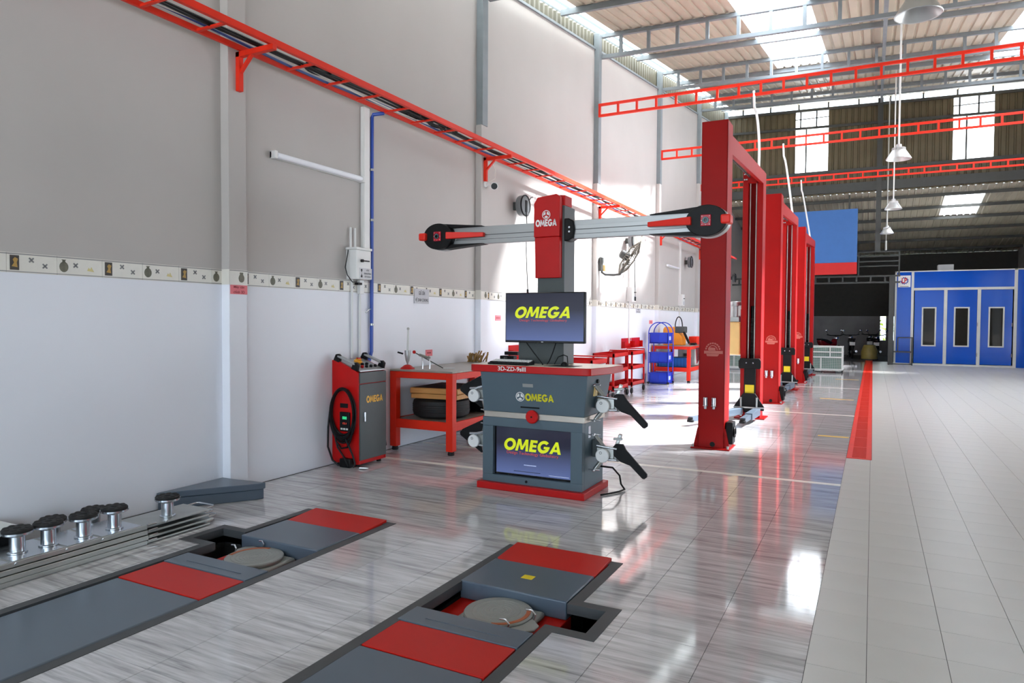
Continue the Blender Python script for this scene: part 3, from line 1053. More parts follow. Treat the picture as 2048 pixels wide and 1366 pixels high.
# grey wedge slab against the wall
t = thing('ramp_wedge', 'grey painted steel ramp wedge lying against the wall by the first pilaster', 'ramp', (-4.78, 4.0, 0))
pol = [(-4.94, 3.53), (-4.52, 4.13), (-4.50, 4.19), (-4.83, 4.145), (-4.94, 4.145)]
MB().prism(pol, (0, 0, 0), X, Y, Z, 0.085).build('base', 'platgrey', t, bevel=0.006)
MB().prism([(-4.945, 3.52), (-4.50, 4.12), (-4.48, 4.19), (-4.83, 4.152), (-4.945, 4.152)], (0, 0, 0.088), X, Y, Z, 0.05).build('cover', 'platgrey', t, bevel=0.006)

# ------------------------------------------------------------------ wheel alignment console
PX, PY = -2.106, 5.385
con = thing('alignment_console', 'grey and red wheel alignment console with camera arm and two screens', 'machine', (PX - 0.5, PY + 0.3, 0))
K = Matrix.Translation((PX, PY, 0))


def kb():
    return MB(K)


kb().box(-1.034, 0.0, 0.0, 0.60, 0.0, 0.06).build('base_plinth', 'consolered', con, bevel=0.006)
kb().box(-1.0, -0.04, 0.11, 0.56, 0.06, 0.64).build('lower_cabinet', 'consolegrey', con, bevel=0.004)
fr = kb()
fr.box(-1.0, -0.04, 0.05, 0.11, 0.06, 0.125)
fr.box(-1.0, -0.04, 0.05, 0.11, 0.56, 0.64)
fr.box(-1.0, -0.895, 0.05, 0.11, 0.125, 0.56)
fr.box(-0.145, -0.04, 0.05, 0.11, 0.125, 0.56)
fr = fr.build('front_frame', 'consolegrey', con, bevel=0.003)
s = kb().box(-0.895, -0.145, 0.085, 0.11, 0.125, 0.56).build('lower_screen', 'blackgloss', con)
kb().box(-0.875, -0.150, 0.082, 0.0851, 0.145, 0.552).build('picture', 'screen', s, smooth=False)
omega('screen_lettering', 'screenyellow', s, (PX - 0.805, PY + 0.0819, 0.352), X, Z, 0.575, 0.105, 0.001, 0.18)
text('screen_subtitle', 'Design Technology Globalistry', 'screenred', s, (PX - 0.77, PY + 0.0819, 0.312), X, Z, 0.50, 0.034, 0.0008)
kb().box(-0.60, -0.48, 0.0812, 0.082, 0.226, 0.234).build('caption_line', 'screenpale', s, smooth=False)
kb().box(-0.36, -0.17, 0.0812, 0.082, 0.158, 0.164).build('caption_line', 'screenpale', s, smooth=False)
kb().box(-0.70, -0.44, 0.0812, 0.082, 0.168, 0.172).build('caption_line', 'ink', s, smooth=False)
kb().cyl((-0.56, 0.052, 0.092), (-0.56, 0.044, 0.092), 0.012).build('sensor_eye', 'black', fr)
kb().box(-0.988, -0.022, 0.052, 0.555, 0.64, 0.692).build('stainless_band', 'stainless', con, bevel=0.003)
up = kb().hexa([(-0.988, 0.05, 0.692), (-0.024, 0.05, 0.692), (-0.024, 0.555, 0.692), (-0.988, 0.555, 0.692)], [(-1.0, 0.005, 1.046), (0.02, 0.005, 1.046), (0.02, 0.60, 1.046), (-1.0, 0.60, 1.046)]).build('upper_cabinet', 'consolegrey', con, bevel=0.004)
FZ = Vector((0, -0.045 / 0.354, 1)).normalized()    # sloping front face


def onface(x, z):
    return Vector((PX + x, PY + 0.05 - 0.045 * (z - 0.692) / 0.354 - 0.001, z))


omega('front_lettering', 'gold', up, onface(-0.565, 0.806), X, FZ, 0.27, 0.064, 0.003)
logo_wheel('whitelet', up, onface(-0.615, 0.838), X, FZ, 0.042, 0.003)
b = MB()
b.prism([(-0.09, 0), (0.09, 0), (0.09, 0.012), (-0.09, 0.012)], onface(-0.525, 0.740), X, FZ, -Y, 0.004)
b.build('card_slot', 'black', up, smooth=False)
b = MB()
b.prism([(-0.05, 0), (0.05, 0), (0.05, 0.030), (-0.05, 0.030)], onface(-0.535, 0.925), X, FZ, -Y, 0.002)
b.build('rating_plate', 'galv', up, smooth=False)
kn = kb().lathe([(0.054, 0), (0.058, 0.006), (0.058, 0.028), (0.050, 0.034), (0.0, 0.034)], (-0.50, 0.052, 0.668), -Y, 28, False).build('centre_knob', 'red', con)
kb().cyl((-0.50, 0.020, 0.668), (-0.50, 0.016, 0.668), 0.008).build('knob_hole', 'black', kn)
poly = [(-1.12, 0.62), (-1.12, 0.06), (-1.105, 0.02), (-1.07, -0.005), (-0.03, -0.03), (0.02, -0.022), (0.05, 0.0), (0.12, 0.30), (0.125, 0.62)]
dk = kb().prism(poly, (0, 0, 1.046), X, Y, Z, 0.062).build('desk_top', 'consolered', con, bevel=0.006)
kb().prism([(x * 0.992 - 0.004, y * 0.97 + 0.01) for x, y in poly], (0, 0, 1.1075), X, Y, Z, 0.0025).build('desk_surface', mat('desk_laminate_cream', (226, 214, 196), 0.35), dk)
text('model_lettering', '3D-ZD-9sIII', 'whitelet', dk, (PX - 0.81, PY - 0.018, 1.062), (1, -0.024, 0), Z, 0.275, 0.038, 0.003, 0.012)
kb().box(-0.607, -0.345, 0.35, 0.595, 1.10, 2.53).build('column', 'colgrey', con, bevel=0.006)
kb().box(-0.80, -0.607, 0.36, 0.59, 1.11, 1.30).build('column_foot', 'colgrey', con, bevel=0.004)
cov = kb()
cov.hexa([(-0.615, 0.315, 1.885), (-0.372, 0.315, 1.885), (-0.365, 0.36, 1.885), (-0.615, 0.36, 1.885)], [(-0.615, 0.30, 2.25), (-0.372, 0.30, 2.25), (-0.365, 0.36, 2.25), (-0.615, 0.36, 2.25)])
cov = cov.build('lower_cover', 'consolered', con, bevel=0.006)
pc = [(-0.618, 2.25), (-0.366, 2.25), (-0.366, 2.60), (-0.40, 2.625), (-0.585, 2.605), (-0.618, 2.55)]
cv2 = kb().prism(pc, (0, 0.288, 0), X, Z, Y, 0.072).build('upper_cover', 'consolered', con, bevel=0.006)
kb().prism([(-0.585, 2.605), (-0.40, 2.625), (-0.345, 2.62), (-0.345, 2.53), (-0.607, 2.53)], (0, 0.36, 0), X, Z, Y, 0.16).build('cover_cap', 'consolered', con, bevel=0.004)
omega('column_lettering', 'whitelet', cv2, (PX - 0.598, PY + 0.2875, 2.343), X, Z, 0.205, 0.060, 0.003)
logo_wheel('whitelet', cv2, (PX - 0.495, PY + 0.2875, 2.445), X, Z, 0.040, 0.003)
# camera arm
AZ = 2.312
arm = kb().box(-1.66, 0.92, 0.375, 0.44, AZ - 0.082, AZ + 0.082)
arm = arm.build('camera_arm', 'alu', con, bevel=0.004)
for dz in (-0.042, 0.0, 0.042):
    kb().box(-1.60, 0.86, 0.3735, 0.3755, AZ + dz - 0.003, AZ + dz + 0.003).build('arm_groove', 'dark_steel', arm, smooth=False)
for zz in (-0.055, 0.05):
    kb().box(-1.60, 0.86, 0.371, 0.376, AZ + zz - 0.012, AZ + zz + 0.012).build('arm_rib', 'alu', arm, smooth=False)
cl = kb().prism([(0.0, -0.10), (0.04, -0.10), (0.085, -0.075), (0.095, 0.0), (0.085, 0.075), (0.04, 0.10), (0.0, 0.10)], (-0.345, 0.345, AZ), X, Z, Y, 0.13).build('arm_clamp', 'black', con, bevel=0.008)
for dz in (-0.02, 0.018):
    kb().cyl((-0.295, 0.346, AZ + dz), (-0.295, 0.337, AZ + dz), 0.009).build('clamp_bolt', 'chrome', cl)
for sx, cx in ((-1, -1.655), (1, 0.905)):
    rx, rz = 0.165, 0.126
    n = 36
    el = [(rx * math.cos(2 * math.pi * i / n), rz * math.sin(2 * math.pi * i / n)) for i in range(n)]
    pod = kb().prism(el, (cx, 0.295, AZ), X, Z, Y, 0.075).build('camera_pod', 'black', con, bevel=0.006)
    kb().prism([(x * 1.015, z * 1.02) for x, z in el], (cx, 0.368, AZ), X, Z, Y, 0.10).build('pod_shell', 'alu', pod, bevel=0.006)
    for sz in (-1, 1):
        pl = [(0.0, sz * 0.126), (-sx * 0.47, sz * 0.085), (-sx * 0.48, sz * 0.080), (-sx * 0.10, sz * 0.078)]
        kb().prism(pl if sz * sx > 0 else pl[::-1], (cx, 0.335, AZ), X, Z, Y, 0.12).build('fairing', 'black', pod, bevel=0.003)
    z0, z1 = AZ - 0.033, AZ + 0.033
    xa, xb = cx - sx * 0.115, cx - sx * 0.49
    fz = kb().hexa([(xa, 0.255, z0), (xb, 0.33, AZ - 0.020), (xb, 0.37, AZ - 0.020), (xa, 0.30, z0)], [(xa, 0.255, z1), (xb, 0.33, AZ + 0.020), (xb, 0.37, AZ + 0.020), (xa, 0.30, z1)])
    fz.build('inner_fin', 'finlit', pod, bevel=0.006)
    xo = cx + sx * 0.165
    kb().box(min(xo - sx * 0.045, xo + sx * 0.032), max(xo - sx * 0.045, xo + sx * 0.032), 0.255, 0.38, AZ - 0.036, AZ + 0.036).build('outer_fin', 'finlit', pod, bevel=0.012)
    fc = kb().box(cx - 0.042, cx + 0.042, 0.284, 0.297, AZ - 0.046, AZ + 0.046).build('lens_plate', 'crimson', pod, bevel=0.006)
    kb().lathe([(0.026, 0), (0.026, 0.008), (0.012, 0.008), (0.010, 0.002), (0.0, 0.002)], (cx, 0.284, AZ), -Y, 24, False).build('lens', 'blackgloss', fc)
    b = kb()
    for i in range(16):
        a = 2 * math.pi * i / 16
        b.lathe([(0.0030, 0), (0.0, 0.003)], (cx + 0.020 * math.cos(a), 0.2755, AZ + 0.020 * math.sin(a)), -Y, 6, False)
    b.build('ring_led', 'lensring', fc, kind='stuff')
    b = kb()
    for (lx, lz) in ((-0.03, -0.033), (0.0, -0.036), (0.03, -0.033), (-0.033, 0.0), (0.033, 0.0), (-0.03, 0.033), (0.03, 0.033)):
        b.lathe([(0.0035, 0), (0.0, 0.003)], (cx + lx, 0.284, AZ + lz), -Y, 6, False)
    b.build('status_led', 'whitelet', fc, kind='stuff')
# top monitor
tv = kb().box(-0.856, -0.086, 0.20, 0.245, 1.305, 1.752).build('monitor', 'blackgloss', con, bevel=0.005)
kb().box(-0.846, -0.096, 0.1985, 0.2005, 1.325, 1.742).build('monitor_picture', 'screen', tv, smooth=False)
omega('monitor_lettering', 'screenyellow', tv, (PX - 0.768, PY + 0.1983, 1.525), X, Z, 0.575, 0.10, 0.001, 0.30)
text('monitor_subtitle', 'Design Technology Globalistry', 'screenred', tv, (PX - 0.71, PY + 0.1983, 1.489), X, Z, 0.46, 0.026, 0.0008)
kb().box(-0.495, -0.475, 0.1975, 0.199, 1.311, 1.316).build('badge', 'whitelet', tv, smooth=False)
kb().box(-0.56, -0.39, 0.245, 0.36, 1.42, 1.64).build('monitor_mount', 'black', tv)
for pts in ([(-0.66, 0.23, 1.31), (-0.58, 0.22, 1.22), (-0.49, 0.20, 1.13), (-0.47, 0.18, 1.115)], [(-0.37, 0.24, 1.31), (-0.41, 0.26, 1.22), (-0.45, 0.27, 1.14), (-0.46, 0.25, 1.115)],
            [(-0.40, 0.27, 1.115), (-0.37, 0.29, 1.18), (-0.32, 0.29, 1.20), (-0.27, 0.26, 1.19), (-0.255, 0.24, 1.115)]):
    kb().tube(pts, 0.005, 6).build('monitor_cable', 'black', tv)
# side fittings
kb().cyl((-0.005, 0.25, 0.985), (0.028, 0.25, 0.985), 0.018).build('side_switch', 'black', up)
kb().box(-0.01, 0.012, 0.20, 0.29, 0.86, 0.95).build('side_label', 'cream', up, smooth=False)
kb().box(-0.042, -0.034, 0.18, 0.23, 0.50, 0.60).build('cabinet_handle', 'chrome', con)
kb().tube([(-0.04, 0.50, 0.20), (0.06, 0.54, 0.19), (0.12, 0.56, 0.12), (0.14, 0.54, 0.05), (0.18, 0.52, 0.012), (0.16, 0.42, 0.010), (0.10, 0.30, 0.010), (0.06, 0.24, 0.010)], 0.009, 6).build('power_cable', 'black', con)

# keyboard and mouse on the desk
t = thing('keyboard', 'black computer keyboard with pale keys on the console desk', 'keyboard', (PX - 0.78, PY + 0.14, 1.11))
kb().hexa([(-0.96, 0.06, 1.1105), (-0.55, 0.03, 1.1105), (-0.55, 0.18, 1.1105), (-0.96, 0.21, 1.1105)], [(-0.96, 0.06, 1.124), (-0.55, 0.03, 1.124), (-0.55, 0.18, 1.148), (-0.96, 0.21, 1.148)]).build('case', 'black', t, bevel=0.004)
for r in range(4):
    for c in range(13):
        x = -0.945 + c * 0.030
        y = 0.075 + r * 0.032 - 0.075 * (c / 13) * 0.4
        kb().box(x, x + 0.023, y, y + 0.024, 1.126 + r * 0.0050, 1.137 + r * 0.0050).build('key', 'whitep' if r > 0 else 'black', t, smooth=False)
t = kb().lathe([(0.0, 0.0), (0.032, 0.0), (0.033, 0.012), (0.026, 0.026), (0.012, 0.034), (0.0, 0.036)], (-0.265, 0.19, 1.1105), Z, 18, False).build('computer_mouse', 'black', None)
tag(t, 'small black computer mouse beside the column on the console desk', 'mouse')
t = kb().prism([(-0.40, 0.05), (-0.14, 0.09), (-0.12, 0.24), (-0.36, 0.22)], (0, 0, 1.1102), X, Y, Z, 0.003).build('mouse_mat', 'black', None)
tag(t, 'flat dark mouse mat on the right of the console desk', 'mouse mat')


# wheel clamps hung on the console sides
def wheel_clamp(side, zc, label):
    xw = -0.035 if side > 0 else -1.0                    # cabinet side
    s = side
    xc = xw + s * 0.20
    t = thing('wheel_clamp', label, 'wheel clamp', (PX + xw + s * 0.06, PY + 0.30, zc), 'wheel clamps on the console')
    kb().box(min(xw, xw + s * 0.06), max(xw, xw + s * 0.06), 0.27, 0.37, zc - 0.05, zc + 0.10).build('hanger', 'colgrey', t, bevel=0.004)
    b = kb().box(min(xw + s * 0.05, xw + s * 0.21), max(xw + s * 0.05, xw + s * 0.21), 0.24, 0.34, zc - 0.055, zc + 0.045)
    b.build('slide_body', 'galv', t, bevel=0.008)
    b = kb().cyl((xw + s * 0.06, 0.225, zc + 0.06), (xw + s * 0.24, 0.225, zc + 0.045), 0.010).cyl((xw + s * 0.06, 0.225, zc - 0.06), (xw + s * 0.24, 0.225, zc - 0.05), 0.010)
    b.build('guide_rod', 'chrome', t)
    xq = xw + s * (0.115 if s > 0 else 0.19)
    kb().lathe([(0.056, 0.0), (0.060, 0.006), (0.060, 0.034), (0.055, 0.040), (0.0, 0.041)], (xq, 0.24, zc - 0.02), -Y, 26, False).build('hand_knob', 'whitep', t)
    kb().torus((xq - 0.012, 0.1985, zc + 0.004), Y, 0.010, 0.0018, 14, 5).build('knob_mark', 'ink', t)
    for (dz, sg) in ((0.155, 1), (-0.145, -1)):
        b = kb().bar((xw + s * 0.13, 0.27, zc + 0.02 * sg), (xw + s * 0.05, 0.20, zc + dz), 0.036, 0.03)
        b.build('jaw_arm', 'galv', t, bevel=0.005)
        b = kb().lathe([(0.012, 0), (0.014, 0.02), (0.010, 0.04), (0.0, 0.055)], (xw + s * 0.05, 0.20, zc + dz), -Y, 10, False)
        b.cyl((xw + s * 0.0, 0.19, zc + dz), (xw + s * 0.10, 0.19, zc + dz + 0.004), 0.006, 8)
        b.build('jaw_claw', 'chrome', t)
    if s > 0:
        b = kb().bar((xw + 0.20, 0.30, zc + 0.03), (xw + 0.245, 0.31, zc + 0.16), 0.05, 0.03).bar((xw + 0.19, 0.28, zc + 0.12), (xw + 0.27, 0.28, zc + 0.125), 0.02)
        b.build('target_bracket', 'galv', t, bevel=0.005)
        pl = [(0.0, 0.03), (0.05, 0.075), (0.10, 0.055), (0.36, 0.028), (0.375, 0.01), (0.37, -0.02), (0.355, -0.028), (0.21, -0.020), (0.13, -0.055), (0.04, -0.06), (0.0, -0.03)]
        a = R(-40)
        kb().prism(pl, (xw + 0.20, 0.27, zc + 0.06), Vector((math.cos(a), 0.02, math.sin(a))), Vector((-math.sin(a), 0, math.cos(a))), -Y, 0.03).build('target_board', 'black', t, bevel=0.006)
        kb().box(xw + 0.19, xw + 0.25, 0.25, 0.33, zc - 0.07, zc + 0.01).build('end_block', 'alu', t, bevel=0.012)
    else:
        pl = [(-0.01, 0.13), (-0.03, 0.16), (-0.26, 0.05), (-0.29, 0.02), (-0.285, -0.01), (-0.05, -0.16), (0.0, -0.13)]
        kb().prism(pl, (xw - 0.11, 0.34, zc + 0.015), X, Z, -Y, 0.04).build('target_board', 'black', t, bevel=0.008)
        kb().tube([(xw - 0.06, 0.20, zc + 0.08), (xw - 0.14, 0.20, zc + 0.06), (xw - 0.17, 0.20, zc + 0.045)], 0.009, 7).build('release_lever', 'chrome', t)
        kb().box(xw - 0.13, xw - 0.06, 0.25, 0.33, zc - 0.06, zc + 0.05).build('end_block', 'alu', t, bevel=0.012)


wheel_clamp(1, 0.80, 'upper wheel clamp with black board on the right side of the alignment console')
wheel_clamp(1, 0.375, 'lower wheel clamp with black board on the right side of the alignment console')
wheel_clamp(-1, 0.82, 'upper wheel clamp with black board on the console side facing the workbench')
wheel_clamp(-1, 0.395, 'lower wheel clamp with black board on the console side facing the workbench')


# ------------------------------------------------------------------ drain channel with slotted grating
dr = thing('drain_grating', 'long orange-red slotted drain grating set between grey and white tiles', 'drain', (-0.108, 15, -0.02))
MB().box(-0.232, 0.016, 8.53, 31.2, -0.10, -0.045).build('channel', mat('channel_shaded_red', (92, 22, 14), 0.6), dr, smooth=False)  # shade in the slots is put into the dark channel colour
for (a, b_) in ((-0.232, -0.178), (-0.038, 0.016)):
    MB().box(a, b_, 8.53, 31.2, -0.045, 0.003).build('side_rail', 'orange', dr, smooth=False)
y = 8.53
k = 0
slat = None
while y < 31.1:
    if k % 22 == 0:
        MB().box(-0.178, -0.038, y, y + 0.05, -0.02, 0.002).build('cross_plate', 'orange', dr, smooth=False)
        y += 0.065
    elif k < 290:
        if slat is None:
            slat = MB().box(-0.178, -0.038, 0, 0.016, -0.018, 0.001).build('slat', 'orange', dr, smooth=False)
            slat0 = slat.location.copy()
            slat.location = (0, y, 0)
        else:
            o = slat.copy()
            C.objects.link(o)
            o.location = (0, y, 0)
        y += 0.034
    else:
        break
    k += 1
b = MB()
while y < 31.1:
    b.box(-0.178, -0.038, y, y + 0.016, -0.018, 0.001)
    y += 0.034
b.build('far_slats', 'orange', dr, smooth=False, kind='stuff')

# ------------------------------------------------------------------ two post lifts
HP = 3.845


def make_lift():
    x0, x1 = -1.825, -1.525
    ya, yb = 8.35, 11.28          # rear faces: near post A, far post B (channel facing camera)
    d = 0.31
    t = thing('two_post_lift', 'nearest red two-post car lift with an emblem on its broad post', 'car lift', (-1.675, 9.9, 0), 'red two-post lifts')
    # post A: closed rear towards the camera
    b = MB().box(x0, x1, ya, ya + 0.012, 0.012, HP).box(x0, x0 + 0.012, ya, ya + d, 0.012, HP).box(x1 - 0.012, x1, ya, ya + d, 0.012, HP)
    b.box(x0, x0 + 0.09, ya + d - 0.012, ya + d, 0.012, HP).box(x1 - 0.09, x1, ya + d - 0.012, ya + d, 0.012, HP).box(x0, x1, ya, ya + d, HP - 0.01, HP)
    pa = b.build('near_post', 'redpost', t, smooth=False, bevel=0.008)
    bp_ = MB().box(x0 - 0.075, x1 + 0.075, ya - 0.06, ya + d + 0.06, 0, 0.016).build('base_plate', 'redpost', t, bevel=0.004)
    for sx, xx in ((-1, x0), (1, x1)):
        MB().prism([(0, 0.016), (sx * 0.06, 0.016), (sx * 0.012, 0.24), (0, 0.24)] if sx > 0 else [(0, 0.016), (0, 0.24), (sx * 0.012, 0.24), (sx * 0.06, 0.016)], (xx, ya + 0.03, 0), X, Z, Y, 0.2).build('gusset', 'redpost', bp_, smooth=False)
        for yy in (ya - 0.03, ya + d + 0.03):
            MB().cyl((xx + sx * 0.05, yy, 0.016), (xx + sx * 0.05, yy, 0.05), 0.014, 8).build('anchor_bolt', 'galv', bp_)
    MB().cyl((-1.655, ya + 0.001, 0.055), (-1.655, ya - 0.003, 0.055), 0.030, 18).build('cable_hole', 'black', pa)
    for xx in (-1.735, -1.640):
        a = MB().lathe([(0.017, 0), (0.019, 0.02), (0.019, 0.025), (0.026, 0.03), (0.026, 0.13), (0.024, 0.135), (0.0, 0.135)], (xx, ya - 0.028, 0.475), Z, 14, False)
        a.build('foot_adapter', 'chrome', pa)
        MB().torus((xx, ya - 0.028, 0.512), Z, 0.028, 0.003, 16, 5).build('adapter_holder', 'galv', pa)
    em = MB()
    cxm = -1.665
    for i in range(9):
        a0 = math.pi * (i + 0.12) / 9
        a1 = math.pi * (i + 0.88) / 9
        em.prism([(0.070 * math.cos(a0), 0.070 * math.sin(a0)), (0.088 * math.cos(a0), 0.088 * math.sin(a0)), (0.088 * math.cos(a1), 0.088 * math.sin(a1)), (0.070 * math.cos(a1), 0.070 * math.sin(a1))], (cxm, ya, 1.17), X, Z, -Y, 0.001)
    for i in range(12):
        a0, a1 = math.pi * i / 12, math.pi * (i + 1) / 12
        em.prism([(0.046 * math.cos(a0), 0.046 * math.sin(a0)), (0.056 * math.cos(a0), 0.056 * math.sin(a0)), (0.056 * math.cos(a1), 0.056 * math.sin(a1)), (0.046 * math.cos(a1), 0.046 * math.sin(a1))], (cxm, ya, 1.17), X, Z, -Y, 0.001)
    em.box(cxm - 0.10, cxm + 0.115, ya - 0.001, ya, 1.125, 1.160)
    em.prism([(-0.065, 1.095), (0.055, 1.095), (0.075, 1.122), (-0.075, 1.122)], (cxm, ya, 0), X, Z, -Y, 0.001).prism([(-0.05, 1.163), (0.03, 1.163), (0.03, 1.195), (-0.04, 1.20)], (cxm, ya, 0), X, Z, -Y, 0.001)
    em.build('emblem', mat('emblem_pale_red', (206, 110, 98), 0.5) if 'emb' not in M else M['emb'], pa, smooth=False, kind='stuff')
    # hydraulic drive box beside post A
    dxb = MB().box(x1 + 0.005, x1 + 0.09, ya + 0.06, ya + 0.25, 0.06, 0.32).build('cover_box', 'black', t, bevel=0.012)
    MB().torus((x1 + 0.10, ya + 0.14, 0.20), X, 0.055, 0.012, 20, 6).build('hose_loop', 'black', dxb)
    # post B: open channel towards the camera
    b = MB().box(x0, x0 + 0.085, yb, yb + 0.012, 0.012, HP - 0.02).box(x1 - 0.085, x1, yb, yb + 0.012, 0.012, HP - 0.02)
    b.box(x0, x0 + 0.012, yb, yb + d, 0.012, HP - 0.02).box(x1 - 0.012, x1, yb, yb + d, 0.012, HP - 0.02).box(x0, x1, yb + d - 0.012, yb + d, 0.012, HP - 0.02)
    pb = b.build('far_post', 'redpost', t, smooth=False, bevel=0.006)
    MB().box(x0 - 0.075, x1 + 0.075, yb - 0.06, yb + d + 0.06, 0, 0.016).build('base_plate', 'redpost', t, bevel=0.004)
    for xx in (x0 + 0.105, x1 - 0.105):
        MB().cyl((xx, yb + 0.06, 0.9), (xx, yb + 0.06, HP - 0.1), 0.008, 6).build('steel_rope', 'cablewhite', pb)
    MB().cyl((-1.675, yb + 0.16, 0.5), (-1.675, yb + 0.16, 1.75), 0.028, 12).build('hydraulic_ram', 'black', pb)
    b = MB()
    for i in range(26):
        b.torus((-1.675, yb + 0.15, 1.0 + i * 0.022), Z, 0.026, 0.005, 10, 4)
    b.build('lifting_chain', 'dark_steel', pb)
    # head of post B and overhead beam
    bm = MB().prism([(ya + 0.02, HP - 0.36), (ya + 0.02, HP - 0.13), (yb + 0.03, HP - 0.03), (yb + 0.03, HP - 0.22)], (x1 - 0.05, 0, 0), Y, Z, X, 0.05)
    bm = bm.build('overhead_beam', 'redpost', t, smooth=False, bevel=0.004)
    MB().cyl((x0 + 0.09, ya + 0.2, HP - 0.18), (x0 + 0.11, yb, HP - 0.12), 0.012, 8).build('sync_hose', 'dark_steel', bm)
    hd = MB().box(x0 - 0.012, x1 + 0.02, yb - 0.03, yb - 0.012, HP - 0.20, HP - 0.02)
    hd = MB().box(x0 + 0.005, x0 + 0.085, yb - 0.02, yb, HP - 0.19, HP - 0.03).box(x1 - 0.085, x1 - 0.005, yb - 0.02, yb, HP - 0.19, HP - 0.03)
    hd.box(x0 + 0.09, x1 - 0.09, yb - 0.06, yb + 0.02, HP - 0.21, HP - 0.09)
    hd = hd.build('head_bracket', 'redpost', t, smooth=False, bevel=0.004)
    for xx in (x0 + 0.03, x0 + 0.06, x1 - 0.06, x1 - 0.03):
        for zz in (HP - 0.15, HP - 0.07):
            MB().cyl((xx, yb - 0.02, zz), (xx, yb - 0.035, zz), 0.012, 8).build('head_bolt', 'chrome', hd)
    # carriage
    cg = MB().box(x0 + 0.065, x1 - 0.065, yb - 0.05, yb + 0.10, 0.10, 0.93).build('carriage', 'black', t, bevel=0.006)
    MB().prism([(-0.155, 0.78), (0.155, 0.78), (0.165, 0.80), (0.165, 0.90), (0.14, 0.94), (-0.14, 0.94), (-0.165, 0.90), (-0.165, 0.80)], (-1.675, yb - 0.05, 0), X, Z, -Y, 0.02).build('carriage_head', 'black', cg, bevel=0.004)
    for xx in (-0.05, 0.05):
        MB().cyl((-1.675 + xx, yb - 0.07, 0.87), (-1.675 + xx, yb - 0.078, 0.87), 0.011, 8).build('head_screw', 'chrome', cg)
    MB().box(-1.742, -1.608, yb - 0.053, yb - 0.0505, 0.40, 0.53).build('warning_label', 'yellow', cg, smooth=False)
    yk = MB().prism([(-0.09, 0.40), (-0.22, 0.20), (-0.22, 0.14), (0.22, 0.14), (0.22, 0.20), (0.09, 0.40)], (-1.675, yb - 0.06, 0), X, Z, -Y, 0.03)
    yk = yk.build('arm_yoke', 'black', t, bevel=0.004)
    MB().bar((-1.90, yb - 0.11, 0.185), (-1.45, yb - 0.11, 0.185), 0.03, 0.02).build('yoke_bar', 'galv', yk, smooth=False)
    for xx in (-0.115, 0.115):
        MB().cyl((-1.675 + xx, yb - 0.11, 0.05), (-1.675 + xx, yb - 0.11, 0.34), 0.014, 10).build('arm_pin', 'galv', yk)
    # swing arms
    for k, (px, tx, ty) in enumerate(((-1.80, -2.30, yb - 1.25), (-1.55, -1.62, yb - 1.0))):
        p0, p1 = Vector((px, yb - 0.14, 0.13)), Vector((tx, ty, 0.10))
        pm = p0.lerp(p1, 0.6)
        ar = MB().bar(p0, pm, 0.11, 0.10).build('swing_arm', 'platgrey', t, smooth=False, bevel=0.006)
        MB().bar(p0.lerp(p1, 0.5), p1, 0.08, 0.07).build('arm_extension', 'platgrey', ar, smooth=False, bevel=0.005)
        MB().lathe([(0.05, 0), (0.05, 0.03), (0.04, 0.035), (0.04, 0.06), (0.0, 0.06)], (p1.x, p1.y, 0.06), Z, 16, False).build('arm_pad', 'black', ar)
    # power unit bolted to post B
    L = yb
    MB().box(-2.06, -1.85, L + 0.12, L + 0.42, 0.98, 1.50).build('oil_tank', 'cream', t, bevel=0.02)
    MB().box(-2.03, -1.88, L + 0.17, L + 0.37, 1.50, 1.58).build('valve_block', 'galv', t, bevel=0.006)
    mo = MB().lathe([(0.075, 0), (0.075, 0.17), (0.088, 0.175), (0.092, 0.20), (0.090, 0.235), (0.07, 0.25), (0, 0.25)], (-1.955, L + 0.27, 1.58), Z, 20, False).build('motor', 'alu', t)
    b = MB()
    for i in range(16):
        a = 2 * math.pi * i / 16
        b.box(-1.955 + 0.075 * math.cos(a) - 0.003, -1.955 + 0.084 * math.cos(a) + 0.003, L + 0.27 + 0.075 * math.sin(a) - 0.003, L + 0.27 + 0.084 * math.sin(a) + 0.003, 1.59, 1.74)
    b.build('motor_fins', 'galv', mo, smooth=False, kind='stuff')
    MB().box(-1.90, -1.83, L + 0.2, L + 0.34, 1.60, 1.76).build('control_box', 'whitem', t, bevel=0.006)
    MB().tube([(-2.05, L + 0.2, 1.56), (-2.09, L + 0.18, 1.54), (-2.12, L + 0.16, 1.46)], 0.014, 7).build('release_handle', 'black', t)
    MB().box(-1.855, -1.826, L + 0.15, L + 0.35, 1.0, 1.7).build('mounting_plate', 'redpost', t)
    return t, yb


lift, LYB = make_lift()
l2 = copy_tree(lift, None, Vector(lift.location) + Vector((0.01, 5.2, 0)))
l2['label'] = 'middle red two-post car lift, standing between the other two'
l3 = copy_tree(lift, None, Vector(lift.location) + Vector((0.02, 10.15, 0)))
l3['label'] = 'farthest red two-post car lift, next to the white wire cage'
